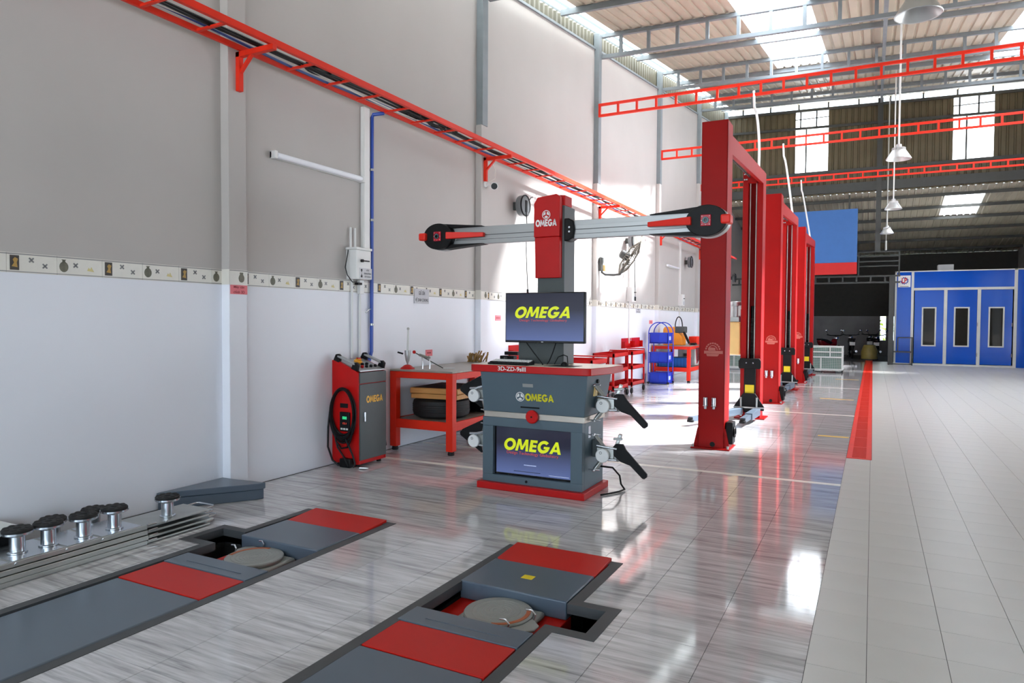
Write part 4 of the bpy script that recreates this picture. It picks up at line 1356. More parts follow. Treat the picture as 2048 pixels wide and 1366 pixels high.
# ------------------------------------------------------------------ control cabinet with coiled hose
t = thing('control_cabinet', 'red and grey lift control cabinet with coiled black hose against the wall', 'cabinet', (-4.77, 5.75, 0))
x0, x1, y0, y1 = -4.945, -4.60, 5.515, 5.965
zb, zf = 1.085, 0.985
for yy in (y0, y1 - 0.03):
    MB().prism([(x0, 0.03), (x1, 0.03), (x1, zf - 0.03), (x1 - 0.04, zf), (x0 + 0.06, zb), (x0, zb)], (0, yy, 0), X, Z, Y, 0.03).build('side_panel', 'red', t, bevel=0.004)
bd = MB().prism([(x0 + 0.01, 0.03), (x1 - 0.004, 0.03), (x1 - 0.004, zf - 0.03), (x0 + 0.07, zb - 0.03), (x0 + 0.01, zb - 0.03)], (0, y0 + 0.03, 0), X, Z, Y, y1 - y0 - 0.06).build('body', 'red', t)
dn = MB().box(x1 - 0.004, x1 + 0.012, y0 + 0.012, y1 - 0.012, 0.07, 0.845).build('door', 'colgrey', t, bevel=0.004)
MB().box(x1 - 0.004, x1 + 0.012, y0 + 0.012, y1 - 0.012, 0.853, zf - 0.02).build('upper_panel', 'colgrey', t, bevel=0.004)
MB().box(x1 + 0.012, x1 + 0.020, y0 + 0.075, y0 + 0.095, 0.46, 0.56).build('door_latch', 'chrome', dn, bevel=0.003)
omega('cabinet_lettering', 'orangelet', dn, (x1 + 0.012, y0 + 0.11, 0.650), Y, Z, 0.265, 0.070, 0.003)
tp = MB().prism([(x0 + 0.06, zb - 0.012), (x1, zf - 0.012), (x1, zf), (x0 + 0.06, zb)], (0, y0 + 0.03, 0), X, Z, Y, y1 - y0 - 0.06).build('control_panel', 'alu', t)
SL = Vector((x1 - x0 - 0.06, 0, zf - zb)).normalized()
UPN = Vector((-SL.z, 0, SL.x))


def onpan(a, y):
    return Vector((x0 + 0.06, 0, zb)) + SL * a + Vector((0, y, 0))


for a, yy, m in ((0.23, 0.07, 'greenled'), (0.23, 0.14, 'red'), (0.23, 0.21, 'black'), (0.23, 0.28, 'black'), (0.23, 0.35, 'black'), (0.17, 0.21, 'black'), (0.17, 0.28, 'black')):
    MB().lathe([(0.017, 0), (0.017, 0.018), (0.012, 0.024), (0, 0.024)], onpan(a, y0 + yy), UPN, 14, False).build('push_button', m if m != 'greenled' else mat('green_button', (20, 150, 90), 0.4), tp)
sw = MB().lathe([(0.045, 0), (0.045, 0.02), (0.03, 0.028), (0.03, 0.045), (0, 0.045)], onpan(0.10, y0 + 0.22), UPN, 20, False).build('main_switch', 'amber', tp)
MB().box(-0.012, 0.012, -0.028, 0.028, 0, 0.02)
b = MB()
c = onpan(0.10, y0 + 0.22) + UPN * 0.045
b.bar(c - Y * 0.026, c + Y * 0.026, 0.018, 0.02)
b.build('switch_grip', 'red', sw)
for yy in (y0 + 0.015, y1 - 0.015):
    MB().bar(onpan(0.0, yy) + UPN * 0.045, onpan(0.24, yy) + UPN * 0.045, 0.045, 0.022).build('carry_handle', 'alu', t, bevel=0.006)
    for a in (0.0, 0.245):
        MB().prism([(-0.04, -0.015), (0.04, -0.015), (0.035, 0.055), (0.0, 0.07), (-0.03, 0.055)], onpan(a, yy - 0.02), SL, UPN, Y, 0.04).build('handle_end', 'black', t, bevel=0.008)
# meter and hose on the near side
mt = MB().box(-4.83, -4.70, y0 - 0.02, y0, 0.36, 0.56).build('charge_meter', 'black', t, bevel=0.008)
text('meter_digits', '000', 'greenled', mt, (-4.79, y0 - 0.0202, 0.485), X, Z, 0.055, 0.030, 0.001)
text('meter_small_digits', '12.1', 'redled', mt, (-4.785, y0 - 0.0202, 0.435), X, Z, 0.045, 0.018, 0.001)
for xx in (-4.80, -4.765, -4.73):
    MB().box(xx - 0.012, xx + 0.012, y0 - 0.024, y0 - 0.02, 0.378, 0.395).build('meter_key', 'whitem', mt)
MB().box(-4.835, -4.735, y0 - 0.004, y0, 0.60, 0.645).build('vent_plate', 'black', t)
hz = MB()
hose = thing('coiled_hose', 'coiled black air hose hanging on the side of the red control cabinet', 'hose', (-4.77, y0 - 0.05, 0.25))
for k in range(5):
    pts = []
    for i in range(33):
        a = 2 * math.pi * i / 32
        pts.append((-4.765 + (0.155 + 0.008 * math.sin(k * 2)) * math.cos(a), y0 - 0.035 - 0.013 * (k % 3), 0.56 + (0.25 + 0.012 * k - 0.02) * math.sin(a) - 0.008 * k))
    MB().tube(pts, 0.011, 7).build('hose_turn', 'black', hose)
MB().tube([(-4.92, y0 - 0.05, 0.62), (-4.955 + 0.02, y0 - 0.07, 0.4), (-4.93, y0 - 0.08, 0.2), (-4.87, y0 - 0.08, 0.07), (-4.80, y0 - 0.06, 0.015)], 0.010, 7).build('hose_tail', 'black', hose)
MB().tube([(-4.86, y0 - 0.05, 0.36), (-4.85, y0 - 0.05, 0.26), (-4.78, y0 - 0.05, 0.19), (-4.70, y0 - 0.05, 0.21), (-4.66, y0 - 0.05, 0.28), (-4.63, y0 - 0.05, 0.40)], 0.010, 7).build('hose_tail', 'black', hose)
MB().tube([(-4.74, y0 - 0.05, 0.32), (-4.68, y0 - 0.05, 0.22), (-4.63, y0 - 0.05, 0.13), (-4.61, y0 - 0.04, 0.05), (-4.62, y0 - 0.06, 0.012)], 0.010, 7).build('hose_tail', 'black', hose)
MB().tube([(-4.87, y0 - 0.05, 0.34), (-4.83, y0 - 0.05, 0.2), (-4.74, y0 - 0.05, 0.10), (-4.68, y0 - 0.06, 0.02)], 0.010, 7).build('hose_tail', 'black', hose)
MB().box(-4.80, -4.66, y0 - 0.06, y0 + 0.02, 0.0, 0.09).build('pedal_box', 'black', t, bevel=0.01)
for (xx, yy) in ((x0 + 0.05, y0 + 0.06), (x1 - 0.05, y0 + 0.06), (x0 + 0.05, y1 - 0.06), (x1 - 0.05, y1 - 0.06)):
    MB().cyl((xx, yy, 0), (xx, yy, 0.035), 0.025).build('foot', 'black', t)
MB().tube([(-4.70, y1 + 0.002, 0.34), (-4.66, y1 + 0.06, 0.25), (-4.66, y1 + 0.08, 0.15), (-4.72, y1 + 0.05, 0.05), (-4.76, y1 + 0.03, 0.01)], 0.007, 6).build('supply_cable', 'black', t)
o = MB().cyl((-4.55, 5.47, 0.012), (-4.48, 5.50, 0.012), 0.011, 10).cyl((-4.50, 5.49, 0.012), (-4.465, 5.505, 0.012), 0.007, 8).build('hose_coupling', 'chrome', None)
tag(o, 'small silver hose coupling lying on the floor before the control cabinet', 'coupling')


# ------------------------------------------------------------------ workbench by the console
def bench(x0, x1, y0, y1, h, label, name='workbench'):
    t = thing(name, label, 'workbench', ((x0 + x1) / 2, (y0 + y1) / 2, 0), 'orange-red steel workbenches')
    MB().box(x0, x1, y0, y1, h - 0.02, h).build('bench_top', 'benchtop', t, bevel=0.002)
    w = 0.085
    for (a, b_, c, d) in ((x0, x1, y0, y0 + 0.03), (x0, x1, y1 - 0.03, y1), (x0, x0 + 0.03, y0 + 0.03, y1 - 0.03), (x1 - 0.03, x1, y0 + 0.03, y1 - 0.03)):
        MB().box(a + (w if b_ - a > 0.05 else 0), b_ - (w if b_ - a > 0.05 else 0), c + (0.055 if b_ - a < 0.05 else 0), d - (0.055 if b_ - a < 0.05 else 0), h - 0.095, h - 0.022).build('apron', 'orange', t, bevel=0.003)
    for (a, c) in ((x0, y0), (x1 - w, y0), (x0, y1 - w), (x1 - w, y1 - w)):
        MB().box(a, a + w, c, c + w, 0.045, h - 0.022).build('leg', 'orange', t, bevel=0.004)
        MB().lathe([(0.034, 0), (0.038, 0.01), (0.034, 0.045), (0, 0.045)], (a + w / 2, c + w / 2, 0), Z, 14, False).build('rubber_foot', 'rubber', t)
    MB().box(x0 + 0.03, x1 - 0.03, y0 + 0.03, y1 - 0.03, 0.345, 0.362).build('shelf', 'benchtop', t)
    for (a, b_, c, d) in ((x0 + w, x1 - w, y0 + 0.01, y0 + 0.04), (x0 + w, x1 - w, y1 - 0.04, y1 - 0.01), (x0 + 0.01, x0 + 0.04, y0 + w, y1 - w), (x1 - 0.04, x1 - 0.01, y0 + w, y1 - w)):
        MB().box(a, b_, c, d, 0.265, 0.366).build('shelf_rail', 'orange', t, bevel=0.003)
    return t


bench(-4.94, -4.09, 6.48, 8.35, 0.935, 'orange-red steel workbench with grey top, beside the control cabinet')
# tyre and wooden box on the shelf
t = thing('tyre', 'black car tyre lying flat on the workbench shelf', 'tyre', (-4.52, 6.92, 0.366))
MB().lathe([(0.20, 0.0), (0.27, 0.0), (0.325, 0.03), (0.335, 0.07), (0.335, 0.16), (0.325, 0.20), (0.27, 0.23), (0.20, 0.23), (0.19, 0.20), (0.20, 0.115), (0.19, 0.03), (0.20, 0.0)], (-4.52, 6.92, 0.366), Z, 40, False).build('casing', 'rubber', t)
b = MB()
for zz in (0.08, 0.105, 0.13, 0.155):
    b.torus((-4.52, 6.92, 0.366 + zz), Z, 0.335, 0.004, 40, 5)
b.build('tread_rib', 'rubber', t, kind='stuff')
t = thing('wooden_box', 'shallow tan wooden box lying on the tyre under the workbench', 'box', (-4.45, 7.0, 0.597))
b = MB(Matrix.Translation((-4.47, 7.0, 0.598)) @ Matrix.Rotation(R(4), 4, 'Z'))
b.box(-0.30, 0.30, -0.36, 0.36, 0, 0.055).build('tray', 'wood', t, bevel=0.005)
b = MB(Matrix.Translation((-4.47, 7.0, 0.598)) @ Matrix.Rotation(R(4), 4, 'Z'))
b.box(-0.31, 0.31, -0.37, 0.37, 0.058, 0.125).build('lid', 'wood', t, bevel=0.01)
b = MB(Matrix.Translation((-4.47, 7.0, 0.598)) @ Matrix.Rotation(R(4), 4, 'Z'))
b.box(-0.28, 0.28, -0.34, 0.34, 0.125, 0.128).build('lid_panel', 'black', t)
t = thing('suitcase', 'black hard case standing on the workbench shelf behind the tyre', 'case', (-4.4, 7.75, 0.366))
MB().box(-4.72, -4.16, 7.45, 8.1, 0.366, 0.62).build('shell', 'black', t, bevel=0.03)
MB().box(-4.155, -4.14, 7.7, 7.85, 0.47, 0.50).build('handle', 'chrome', t)
# press stand on the bench
t = thing('gauge_stand', 'silver gauge stand with red foot and thin rod on the workbench', 'gauge', (-4.78, 6.60, 0.935))
MB().lathe([(0.085, 0), (0.08, 0.012), (0.035, 0.045), (0.02, 0.05), (0, 0.05)], (-4.78, 6.60, 0.935), Z, 20, False).build('foot', 'red', t)
MB().lathe([(0.008, 0), (0.012, 0.02), (0.024, 0.05), (0.034, 0.12), (0.034, 0.165), (0.0, 0.165)], (-4.78, 6.60, 0.985), Z, 18, False).build('body', 'alu', t)
MB().cyl((-4.78, 6.60, 1.14), (-4.775, 6.605, 1.39), 0.011).build('rod', 'whitem', t)
MB().sphere((-4.775, 6.605, 1.40), 0.016).build('tip', 'galv', t)
MB().cyl((-4.82, 6.57, 1.11), (-4.87, 6.53, 1.13), 0.010).build('side_knob', 'black', t)
t = thing('torque_rod', 'thin dark rod with a red ball end leaning over the workbench', 'tool', (-4.6, 6.75, 0.94))
MB().cyl((-4.715, 6.65, 1.125), (-4.42, 6.80, 0.945), 0.006, 8).build('rod', 'dark_steel', t)
MB().sphere((-4.72, 6.648, 1.13), 0.020).build('ball_end', 'red', t)
MB().cyl((-4.66, 6.66, 1.10), (-4.56, 6.74, 1.06), 0.016, 10).build('clamp', 'galv', t)
for (a, b_) in ((-4.64, 6.68), (-4.575, 6.73)):
    MB().tube([(a, b_, 1.085), (a + 0.025, b_ - 0.01, 1.02), (a + 0.03, b_ - 0.02, 0.937)], 0.007, 7).build('prong', 'chrome', t)
MB().cyl((-4.42, 6.80, 0.945), (-4.30, 6.86, 0.945), 0.006, 6).build('pointer', 'whitem', t)
# brush on the bench
t = thing('straw_brush', 'bundle of brown straw brushes on the far end of the workbench', 'brush', (-4.74, 8.15, 0.935))
for i in range(26):
    x = -4.74 + random.uniform(-0.10, 0.10)
    y = 8.15 + random.uniform(-0.14, 0.16)
    MB().bar((x, y, 0.942), (x + random.uniform(-0.05, 0.05), y + random.uniform(-0.04, 0.10), 0.936 + random.uniform(0.08, 0.16)), 0.022, 0.008).build('bristle', 'straw', t, smooth=False)
t = thing('bench_vice', 'black bench vice at the far end of the workbench, left of the keyboard', 'vice', (-4.2, 8.05, 0.935))
MB().box(-4.28, -4.14, 7.95, 8.10, 0.935, 1.0).build('base', 'black', t, bevel=0.008)
MB().box(-4.31, -4.11, 7.98, 8.08, 1.0, 1.045).build('jaw', 'black', t, bevel=0.006)
MB().box(-4.25, -4.06, 7.99, 8.07, 1.055, 1.10).build('upper_jaw', 'black', t, bevel=0.006)
MB().cyl((-4.2, 7.9, 1.02), (-4.2, 8.1, 1.02), 0.012).build('screw', 'dark_steel', t)


# ------------------------------------------------------------------ cable tray on red brackets along the wall
TZ = 3.775
t = thing('cable_tray', 'orange-red ladder cable tray running along the left wall on brackets', 'cable tray', (-4.64, 4.0, TZ))
MB().box(-4.82, -4.795, 1.2, 26.4, TZ, TZ + 0.045).build('inner_rail', 'orange', t, smooth=False)
MB().box(-4.485, -4.45, 1.2, 26.4, TZ, TZ + 0.055).build('outer_rail', 'orange', t, smooth=False)
y = 1.4
while y < 26.3:
    MB().box(-4.795, -4.485, y, y + 0.025, TZ + 0.002, TZ + 0.02).build('rung', 'orange', t, smooth=False)
    y += 0.48
BR = (4.24, 8.50, 13.1, 17.58, 22.08)
for yy in BR:
    w = 0.045
    b = MB().box(-4.865, -4.82, yy, yy + w, TZ - 0.33, TZ - 0.001).box(-4.865, -4.43, yy, yy + w, TZ - 0.046, TZ - 0.001)
    b.bar((-4.845, yy + w / 2, TZ - 0.19), (-4.69, yy + w / 2, TZ - 0.04), 0.03, 0.025)
    b.build('bracket', 'orange', t, smooth=False, bevel=0.003)
cb_ = thing('cable_bundle', 'black, white and blue cables lying loose along the cable tray', 'cables', (-4.64, 6, TZ + 0.02))
for k, (m, x0_, r, amp) in enumerate((('black', -4.60, 0.013, 0.05), ('black', -4.66, 0.012, 0.06), ('black', -4.63, 0.011, 0.07), ('cablewhite', -4.70, 0.007, 0.03), ('cableblue', -4.74, 0.012, 0.02))):
    pts = []
    y = 1.2
    ph = k * 1.7
    while y < 26:
        pts.append((x0_ + amp * math.sin(y * 1.3 + ph) * math.sin(y * 0.37 + k), y, TZ + 0.034 + 0.012 * math.sin(y * 2.1 + ph)))
        y += 0.16
    MB().tube(pts, r, 6).build('cable', m, cb_)
for yy in (5.0, 6.45, 6.6, 7.0, 7.25):
    b = MB()
    for k in range(3):
        b.tube([(-4.64 + 0.08 * math.cos(2 * math.pi * i / 16), yy + 0.15 * math.sin(2 * math.pi * i / 16), TZ + 0.045 + 0.014 * k) for i in range(16)], 0.009, 6, True)
    b.build('cable_coil', 'black', cb_)

# ------------------------------------------------------------------ fittings on the wall
t = thing('conduit_trunking', 'wide white vertical cable trunking above the switch box', 'trunking', (WX + 0.02, 6.05, 2.28))
MB().box(WX, WX + 0.045, 5.985, 6.085, 2.28, 3.80).build('channel', 'whitep', t, bevel=0.004)
MB().box(WX + 0.045, WX + 0.05, 5.99, 6.08, 2.28, 3.80).build('cover', 'whitep', t, bevel=0.002)
t = thing('air_pipe', 'blue plastic air pipe running down the wall to the control cabinet', 'pipe', (WX + 0.03, 6.14, 1.0))
MB().tube([(WX + 0.16, 6.19, 3.765), (WX + 0.04, 6.15, 3.755), (WX + 0.03, 6.145, 3.72), (WX + 0.03, 6.14, 2.0), (WX + 0.03, 6.135, 1.15), (WX + 0.03, 6.1, 1.06), (WX + 0.04, 5.9, 1.0)], 0.019, 10).build('tube', 'bluepipe', t)
for zz in (3.15, 2.6, 1.45):
    MB().lathe([(0.024, -0.012), (0.024, 0.012)], (WX + 0.03, 6.14, zz), Z, 12).build('clip', 'galv', t)
MB().tube([(WX + 0.03, 6.12, 1.62), (WX + 0.05, 6.06, 1.61), (WX + 0.06, 6.0, 1.58)], 0.006, 6).build('valve_lever', 'galv', t)
t = thing('conduit_pipe', 'thin white conduit pipe below the switch box, nearer the camera', 'conduit', (WX + 0.02, 5.80, 1.09), 'white conduits under the switch box')
MB().cyl((WX + 0.018, 5.82, 1.09), (WX + 0.018, 5.82, 1.935), 0.014, 10).build('pipe', 'whitep', t)
t = thing('conduit_pipe', 'thin white conduit pipe below the switch box, beside the blue pipe', 'conduit', (WX + 0.02, 5.95, 1.09), 'white conduits under the switch box')
MB().cyl((WX + 0.018, 5.95, 1.09), (WX + 0.018, 5.95, 1.935), 0.014, 10).build('pipe', 'whitep', t)
MB().box(WX, WX + 0.05, 5.915, 5.985, 1.78, 1.93).build('joint_box', 'whitep', t, bevel=0.004)
t = thing('switch_box', 'white wall switch box with a black lever and instruction label', 'switch box', (WX + 0.07, 5.87, 1.93))
MB().box(WX, WX + 0.14, 5.75, 5.99, 1.93, 2.24).build('case', 'whitep', t, bevel=0.006)
MB().box(WX, WX + 0.15, 5.74, 6.0, 2.24, 2.265).build('rain_cap', 'whitep', t, bevel=0.004)
b = MB().cyl((WX + 0.14, 5.83, 2.125), (WX + 0.165, 5.83, 2.125), 0.016).bar((WX + 0.16, 5.83, 2.125), (WX + 0.165, 5.93, 2.125), 0.012, 0.012)
b.build('lever', 'black', t)
lb = MB().box(WX + 0.14, WX + 0.143, 5.80, 6.0, 1.935, 2.05).build('notice', 'signgrey', t, smooth=False)
for k, (s_, wd) in enumerate((('TẮT', 0.05), ('KHI KHÔNG', 0.115), ('SỬ DỤNG', 0.10))):
    text('notice_lettering', s_, 'ink', lb, (WX + 0.143, 5.93 - wd / 2, 2.02 - k * 0.035), Y, Z, wd, 0.022, 0.0008, 0.01)
b = MB().lathe([(0.013, 0), (0.013, 0.001)], (WX + 0.143, 5.83, 2.028), X, 14)
b.box(WX + 0.143, WX + 0.144, 5.823, 5.837, 2.005, 2.014)
b.build('bulb_icon', 'ink', lb, smooth=False)
MB().prism([(-0.012, 0), (0.012, 0), (0.014, 0.022), (0.005, 0.025), (0.003, 0.042), (-0.004, 0.042), (-0.005, 0.022), (-0.014, 0.018)], (WX + 0.143, 5.83, 1.95), Y, Z, X, 0.001).build('hand_icon', 'ink', lb, smooth=False)
MB().tube([(WX + 0.02, 5.76, 2.25), (WX + 0.05, 5.72, 2.2), (WX + 0.05, 5.68, 2.05), (WX + 0.06, 5.70, 1.97), (WX + 0.06, 5.78, 1.90), (WX + 0.06, 5.85, 1.905)], 0.005, 6).build('loose_wire', 'black', t)
MB().box(WX + 0.02, WX + 0.07, 5.86, 5.93, 1.875, 1.9).build('connector', 'black', t, bevel=0.004)
for yy in (5.79, 5.86):
    MB().cyl((WX + 0.03, yy, 2.265), (WX + 0.02, yy + 0.01, 2.48), 0.012, 8).build('upper_conduit', 'whitep', t)
t = thing('tube_light', 'slim white wall lamp with clear diffuser above the first bay', 'lamp', (WX + 0.03, 5.34, 2.97))
MB().box(WX, WX + 0.03, 4.70, 5.98, 2.985, 3.045).build('housing', 'whitem', t, bevel=0.004)
MB().cyl((WX + 0.045, 4.74, 3.015), (WX + 0.045, 5.94, 3.015), 0.028, 14).build('diffuser', 'tube', t)
for yy in (4.70, 5.945):
    MB().box(WX, WX + 0.075, yy, yy + 0.035, 2.98, 3.05).build('end_cap', 'whitep', t, bevel=0.006)


def plate(label, x, y0, y1, z0, z1, lines, m, mi, group=None, name='notice_plate', hfrac=0.30):
    o = MB().box(x, x + 0.004, y0, y1, z0, z1).build(name, m, None, smooth=False, bevel=0.001)
    tag(o, label, 'sign', group)
    n = len(lines)
    for k, (s_, wf) in enumerate(lines):
        w = (y1 - y0) * wf
        if s_ is None:
            n_b = 4
            for i in range(n_b):
                ya_ = (y0 + y1) / 2 - w / 2 + w * i / n_b
                zc_ = z1 - (z1 - z0) * (k + 0.5) / n
                MB().box(x + 0.004, x + 0.0048, ya_, ya_ + w / n_b * 0.7, zc_ - 0.008, zc_ + 0.008).build('ink_mark', mi, o, smooth=False)
            continue
        hh = (z1 - z0) * hfrac
        zz = z1 - (z1 - z0) * (k + 0.5) / n - hh / 2
        text('lettering', s_, mi, o, (x + 0.004, (y0 + y1) / 2 - w / 2, zz), Y, Z, w, hh, 0.0008, 0.008)
    return o


plate('grey notice plate reading giữ gìn vệ sinh chung, over the workbench', WX + 0.0105, 6.97, 7.28, 1.705, 1.885, (('GIỮ GÌN', 0.42), ('VỆ SINH CHUNG', 0.88)), 'signgrey', 'ink', hfrac=0.33)
plate('pink paper note reading máy cân chỉnh 3D on the first pilaster', WX + 0.101, 4.165, 4.345, 1.715, 1.793, (('Máy cân', 0.62), ('chỉnh 3D', 0.66)), 'pinknote', 'pinkink', 'pink wall notes', 'pink_note', 0.33)
plate('small pink note low on the wall above the workbench', WX + 0.0045, 7.22, 7.37, 1.05, 1.13, ((None, 0.6),), 'pinknote', 'pinkink', 'pink wall notes', 'pink_note', 0.28)
plate('small pink note on the wall left of the top monitor', WX + 0.0045, 9.02, 9.20, 1.50, 1.58, ((None, 0.75),), 'pinknote', 'pinkink', 'pink wall notes', 'pink_note', 0.28)
plate('small pink note on the wall above the blue crate tower', WX + 0.0045, 17.0, 17.3, 1.44, 1.53, ((None, 0.5),), 'pinknote', 'pinkink', 'pink wall notes', 'pink_note', 0.28)

# security camera
t = thing('security_camera', 'white bullet security camera with a black face on the second pilaster', 'camera', (-4.865, 8.55, 3.40))
MB().lathe([(0.045, 0), (0.045, 0.02), (0.03, 0.03), (0, 0.03)], (-4.865, 8.545, 3.41), X, 18, False).build('mount', 'whitep', t)
dcam = Vector((4.0, -7.2, -1.9)).normalized()
pc_ = Vector((-4.77, 8.64, 3.395))
MB().cyl((-4.84, 8.545, 3.41), pc_, 0.016).build('neck', 'whitep', t)
bdy = MB().lathe([(0.040, -0.10), (0.052, -0.08), (0.054, 0.06), (0.054, 0.075), (0.046, 0.075)], pc_, dcam, 22).build('body', 'whitep', t)
MB().lathe([(0.044, 0.0755), (0.044, 0.079), (0, 0.079)], pc_, dcam, 22, False).build('face', 'blackgloss', bdy)
MB().tube([(-4.80, 8.57, 3.74), (-4.74, 8.62, 3.62), (-4.77, 8.66, 3.5), (-4.84, 8.58, 3.44)], 0.005, 6).build('lead', 'cablewhite', t)


# cord reels
def reel(y, z, label, cord):
    t = thing('cord_reel', label, 'cord reel', (-4.8, y, z - 0.16), 'wall cord reels')
    MB().box(WX, -4.87, y - 0.03, y + 0.03, z - 0.06, z + 0.06).build('wall_bracket', 'dark_steel', t)
    MB().lathe([(0.10, 0), (0.15, 0.012), (0.158, 0.03), (0.158, 0.09), (0.15, 0.108), (0.10, 0.118), (0, 0.12)], (-4.87, y, z), X, 28, False).build('drum', 'reelgrey', t)
    MB().torus((-4.76, y, z), X, 0.156, 0.012, 28, 7).build('rim', 'black', t)
    MB().box(-4.752, -4.744, y - 0.035, y + 0.035, z - 0.10, z + 0.08).build('cord_window', 'black', t, bevel=0.004)
    if cord:
        MB().tube([(-4.745, y, z - 0.06), (-4.74, y + 0.01, z - 0.3), (-4.74, y - 0.015, z - 0.6), (-4.74, y + 0.02, z - 1.0), (-4.74, y + 0.05, z - cord)], 0.008, 6).build('cord', 'dark_steel', t)
        MB().cyl((-4.74, y + 0.05, z - cord - 0.09), (-4.74, y + 0.05, z - cord), 0.018, 10).build('plug', 'black', t)
    MB().tube([(-4.80, y + 0.15, z + 0.05), (-4.82, y + 0.3, z + 0.17), (-4.88, y + 0.5, z + 0.22), (-4.92, y + 0.55, z + 0.22)], 0.008, 6).build('supply_lead', 'black', t)
    return t


reel(9.62, 3.265, 'grey cord reel on the wall above the console arm', 1.28)
reel(15.1, 3.30, 'grey cord reel with coiled white cord beside the wall fan', 1.25)
reel(20.65, 3.25, 'grey cord reel on the wall left of the first lift post', 0)
reel(28.0, 3.2, 'farthest black cord reel seen between the first two lift posts', 0)
o = thing('cord_coil', 'bundle of pale cord looped over the reel beside the wall fan', 'cord', (-4.65, 15.05, 3.1))
for k in range(7):
    MB().tube([(-4.70 + 0.02 * k, 15.08 + (0.16 + 0.008 * k) * math.cos(2 * math.pi * i / 24), 3.30 + (0.20 + 0.006 * k) * math.sin(2 * math.pi * i / 24) - 0.02 * k) for i in range(24)], 0.010, 6, True).build('loop', 'cablewhite', o)

# wall fan
t = thing('wall_fan', 'large grey wall fan on a bent pipe arm fixed to the pilaster', 'fan', (-4.865, 13.15, 2.5))
MB().lathe([(0.035, 0), (0.05, 0.06), (0.05, 0.14), (0.03, 0.16), (0, 0.16)], (-4.82, 13.15, 2.62), Z, 16, False).build('wall_cup', 'dark_steel', t)
MB().box(-4.865, -4.80, 13.11, 13.19, 2.5, 2.66).build('wall_bracket', 'dark_steel', t, bevel=0.006)
MB().box(-4.80, -4.75, 13.18, 13.24, 2.50, 2.62).build('switch', 'cream', t, bevel=0.006)
MB().tube([(-4.82, 13.15, 2.62), (-4.81, 13.17, 2.47), (-4.76, 13.22, 2.43), (-4.62, 13.32, 2.425), (-4.50, 13.36, 2.44), (-4.45, 13.38, 2.52), (-4.44, 13.40, 2.65)], 0.022, 10).build('arm', 'dark_steel', t)
fd = Vector((0.75, 0.25, -0.52)).normalized()
fc_ = Vector((-4.36, 13.52, 2.76))
MB().lathe([(0.05, -0.22), (0.085, -0.19), (0.09, -0.06), (0.06, -0.02), (0, -0.02)], fc_, fd, 20, False).build('motor', 'dark_steel', t)
cg = MB()
cg.torus(fc_, fd, 0.40, 0.010, 40, 6)
cg = cg.build('guard_rim', 'fanwire', t)
a_ = fd.cross(Z).normalized()
b_ = fd.cross(a_).normalized()
for k in range(40):
    an = 2 * math.pi * k / 40
    rd = a_ * math.cos(an) + b_ * math.sin(an)
    MB().tube([fc_ + fd * 0.10 + rd * 0.05, fc_ + fd * 0.09 + rd * 0.22, fc_ + rd * 0.40, fc_ - fd * 0.09 + rd * 0.22, fc_ - fd * 0.10 + rd * 0.07], 0.006, 4).build('guard_wire', 'fanwire', cg)
for k in range(3):
    an = 2 * math.pi * k / 3 + 0.4
    rd = a_ * math.cos(an) + b_ * math.sin(an)
    tn = fd.cross(rd)
    MB().hexa([fc_ + rd * 0.05 - tn * 0.03 - fd * 0.02, fc_ + rd * 0.05 + tn * 0.03 + fd * 0.02, fc_ + rd * 0.31 + tn * 0.12 + fd * 0.03, fc_ + rd * 0.31 - tn * 0.09 - fd * 0.03],
              [fc_ + rd * 0.05 - tn * 0.03 - fd * 0.015, fc_ + rd * 0.05 + tn * 0.03 + fd * 0.025, fc_ + rd * 0.31 + tn * 0.12 + fd * 0.035, fc_ + rd * 0.31 - tn * 0.09 - fd * 0.025]).build('blade', 'fanwire', t, smooth=False)
MB().lathe([(0.05, 0.09), (0.05, 0.11), (0, 0.11)], fc_, fd, 18, False).build('hub_badge', 'fanwire', t)

# far switch boxes and conduits in the second and third bay
for (yy, lab1, lab2) in ((15.35, 'white switch box on the wall above the red carts', 'thin white conduit running down to the red carts'), (20.0, 'white switch box on the wall above the far workbench', 'thin white conduit above the far workbench')):
    t = thing('switch_box', lab1, 'switch box', (WX + 0.06, yy, 1.95), 'far switch boxes')
    MB().box(WX, WX + 0.13, yy - 0.14, yy + 0.14, 1.95, 2.28).build('case', 'whitep', t, bevel=0.006)
    MB().box(WX + 0.13, WX + 0.135, yy - 0.02, yy + 0.14, 1.98, 2.08).build('notice', 'signgrey', t, smooth=False)
    MB().box(WX + 0.13, WX + 0.15, yy + 0.0, yy + 0.10, 2.15, 2.17).build('lever', 'black', t)
    t = thing('conduit', lab2, 'conduit', (WX + 0.02, yy, 1.0), 'far white conduits')
    MB().box(WX, WX + 0.04, yy - 0.04, yy + 0.04, 2.28, 3.78).build('trunking', 'whitep', t)
    MB().cyl((WX + 0.02, yy, 1.0), (WX + 0.02, yy, 1.95), 0.018, 8).build('pipe', 'whitep', t)
t = thing('tube_light', 'slim white wall lamp in the bay behind the wall fan', 'lamp', (WX + 0.03, 19.2, 2.97), 'far wall lamps')
MB().box(WX, WX + 0.03, 18.5, 19.8, 2.98, 3.04).build('housing', 'whitem', t)
MB().cyl((WX + 0.045, 18.54, 3.01), (WX + 0.045, 19.76, 3.01), 0.028, 12).build('diffuser', 'tube', t)
plate('small white notice on the wall beside the hanging black plug', WX + 0.0105, 15.9, 16.25, 1.70, 1.80, ((None, 0.5), (None, 0.8)), 'signgrey', 'ink')


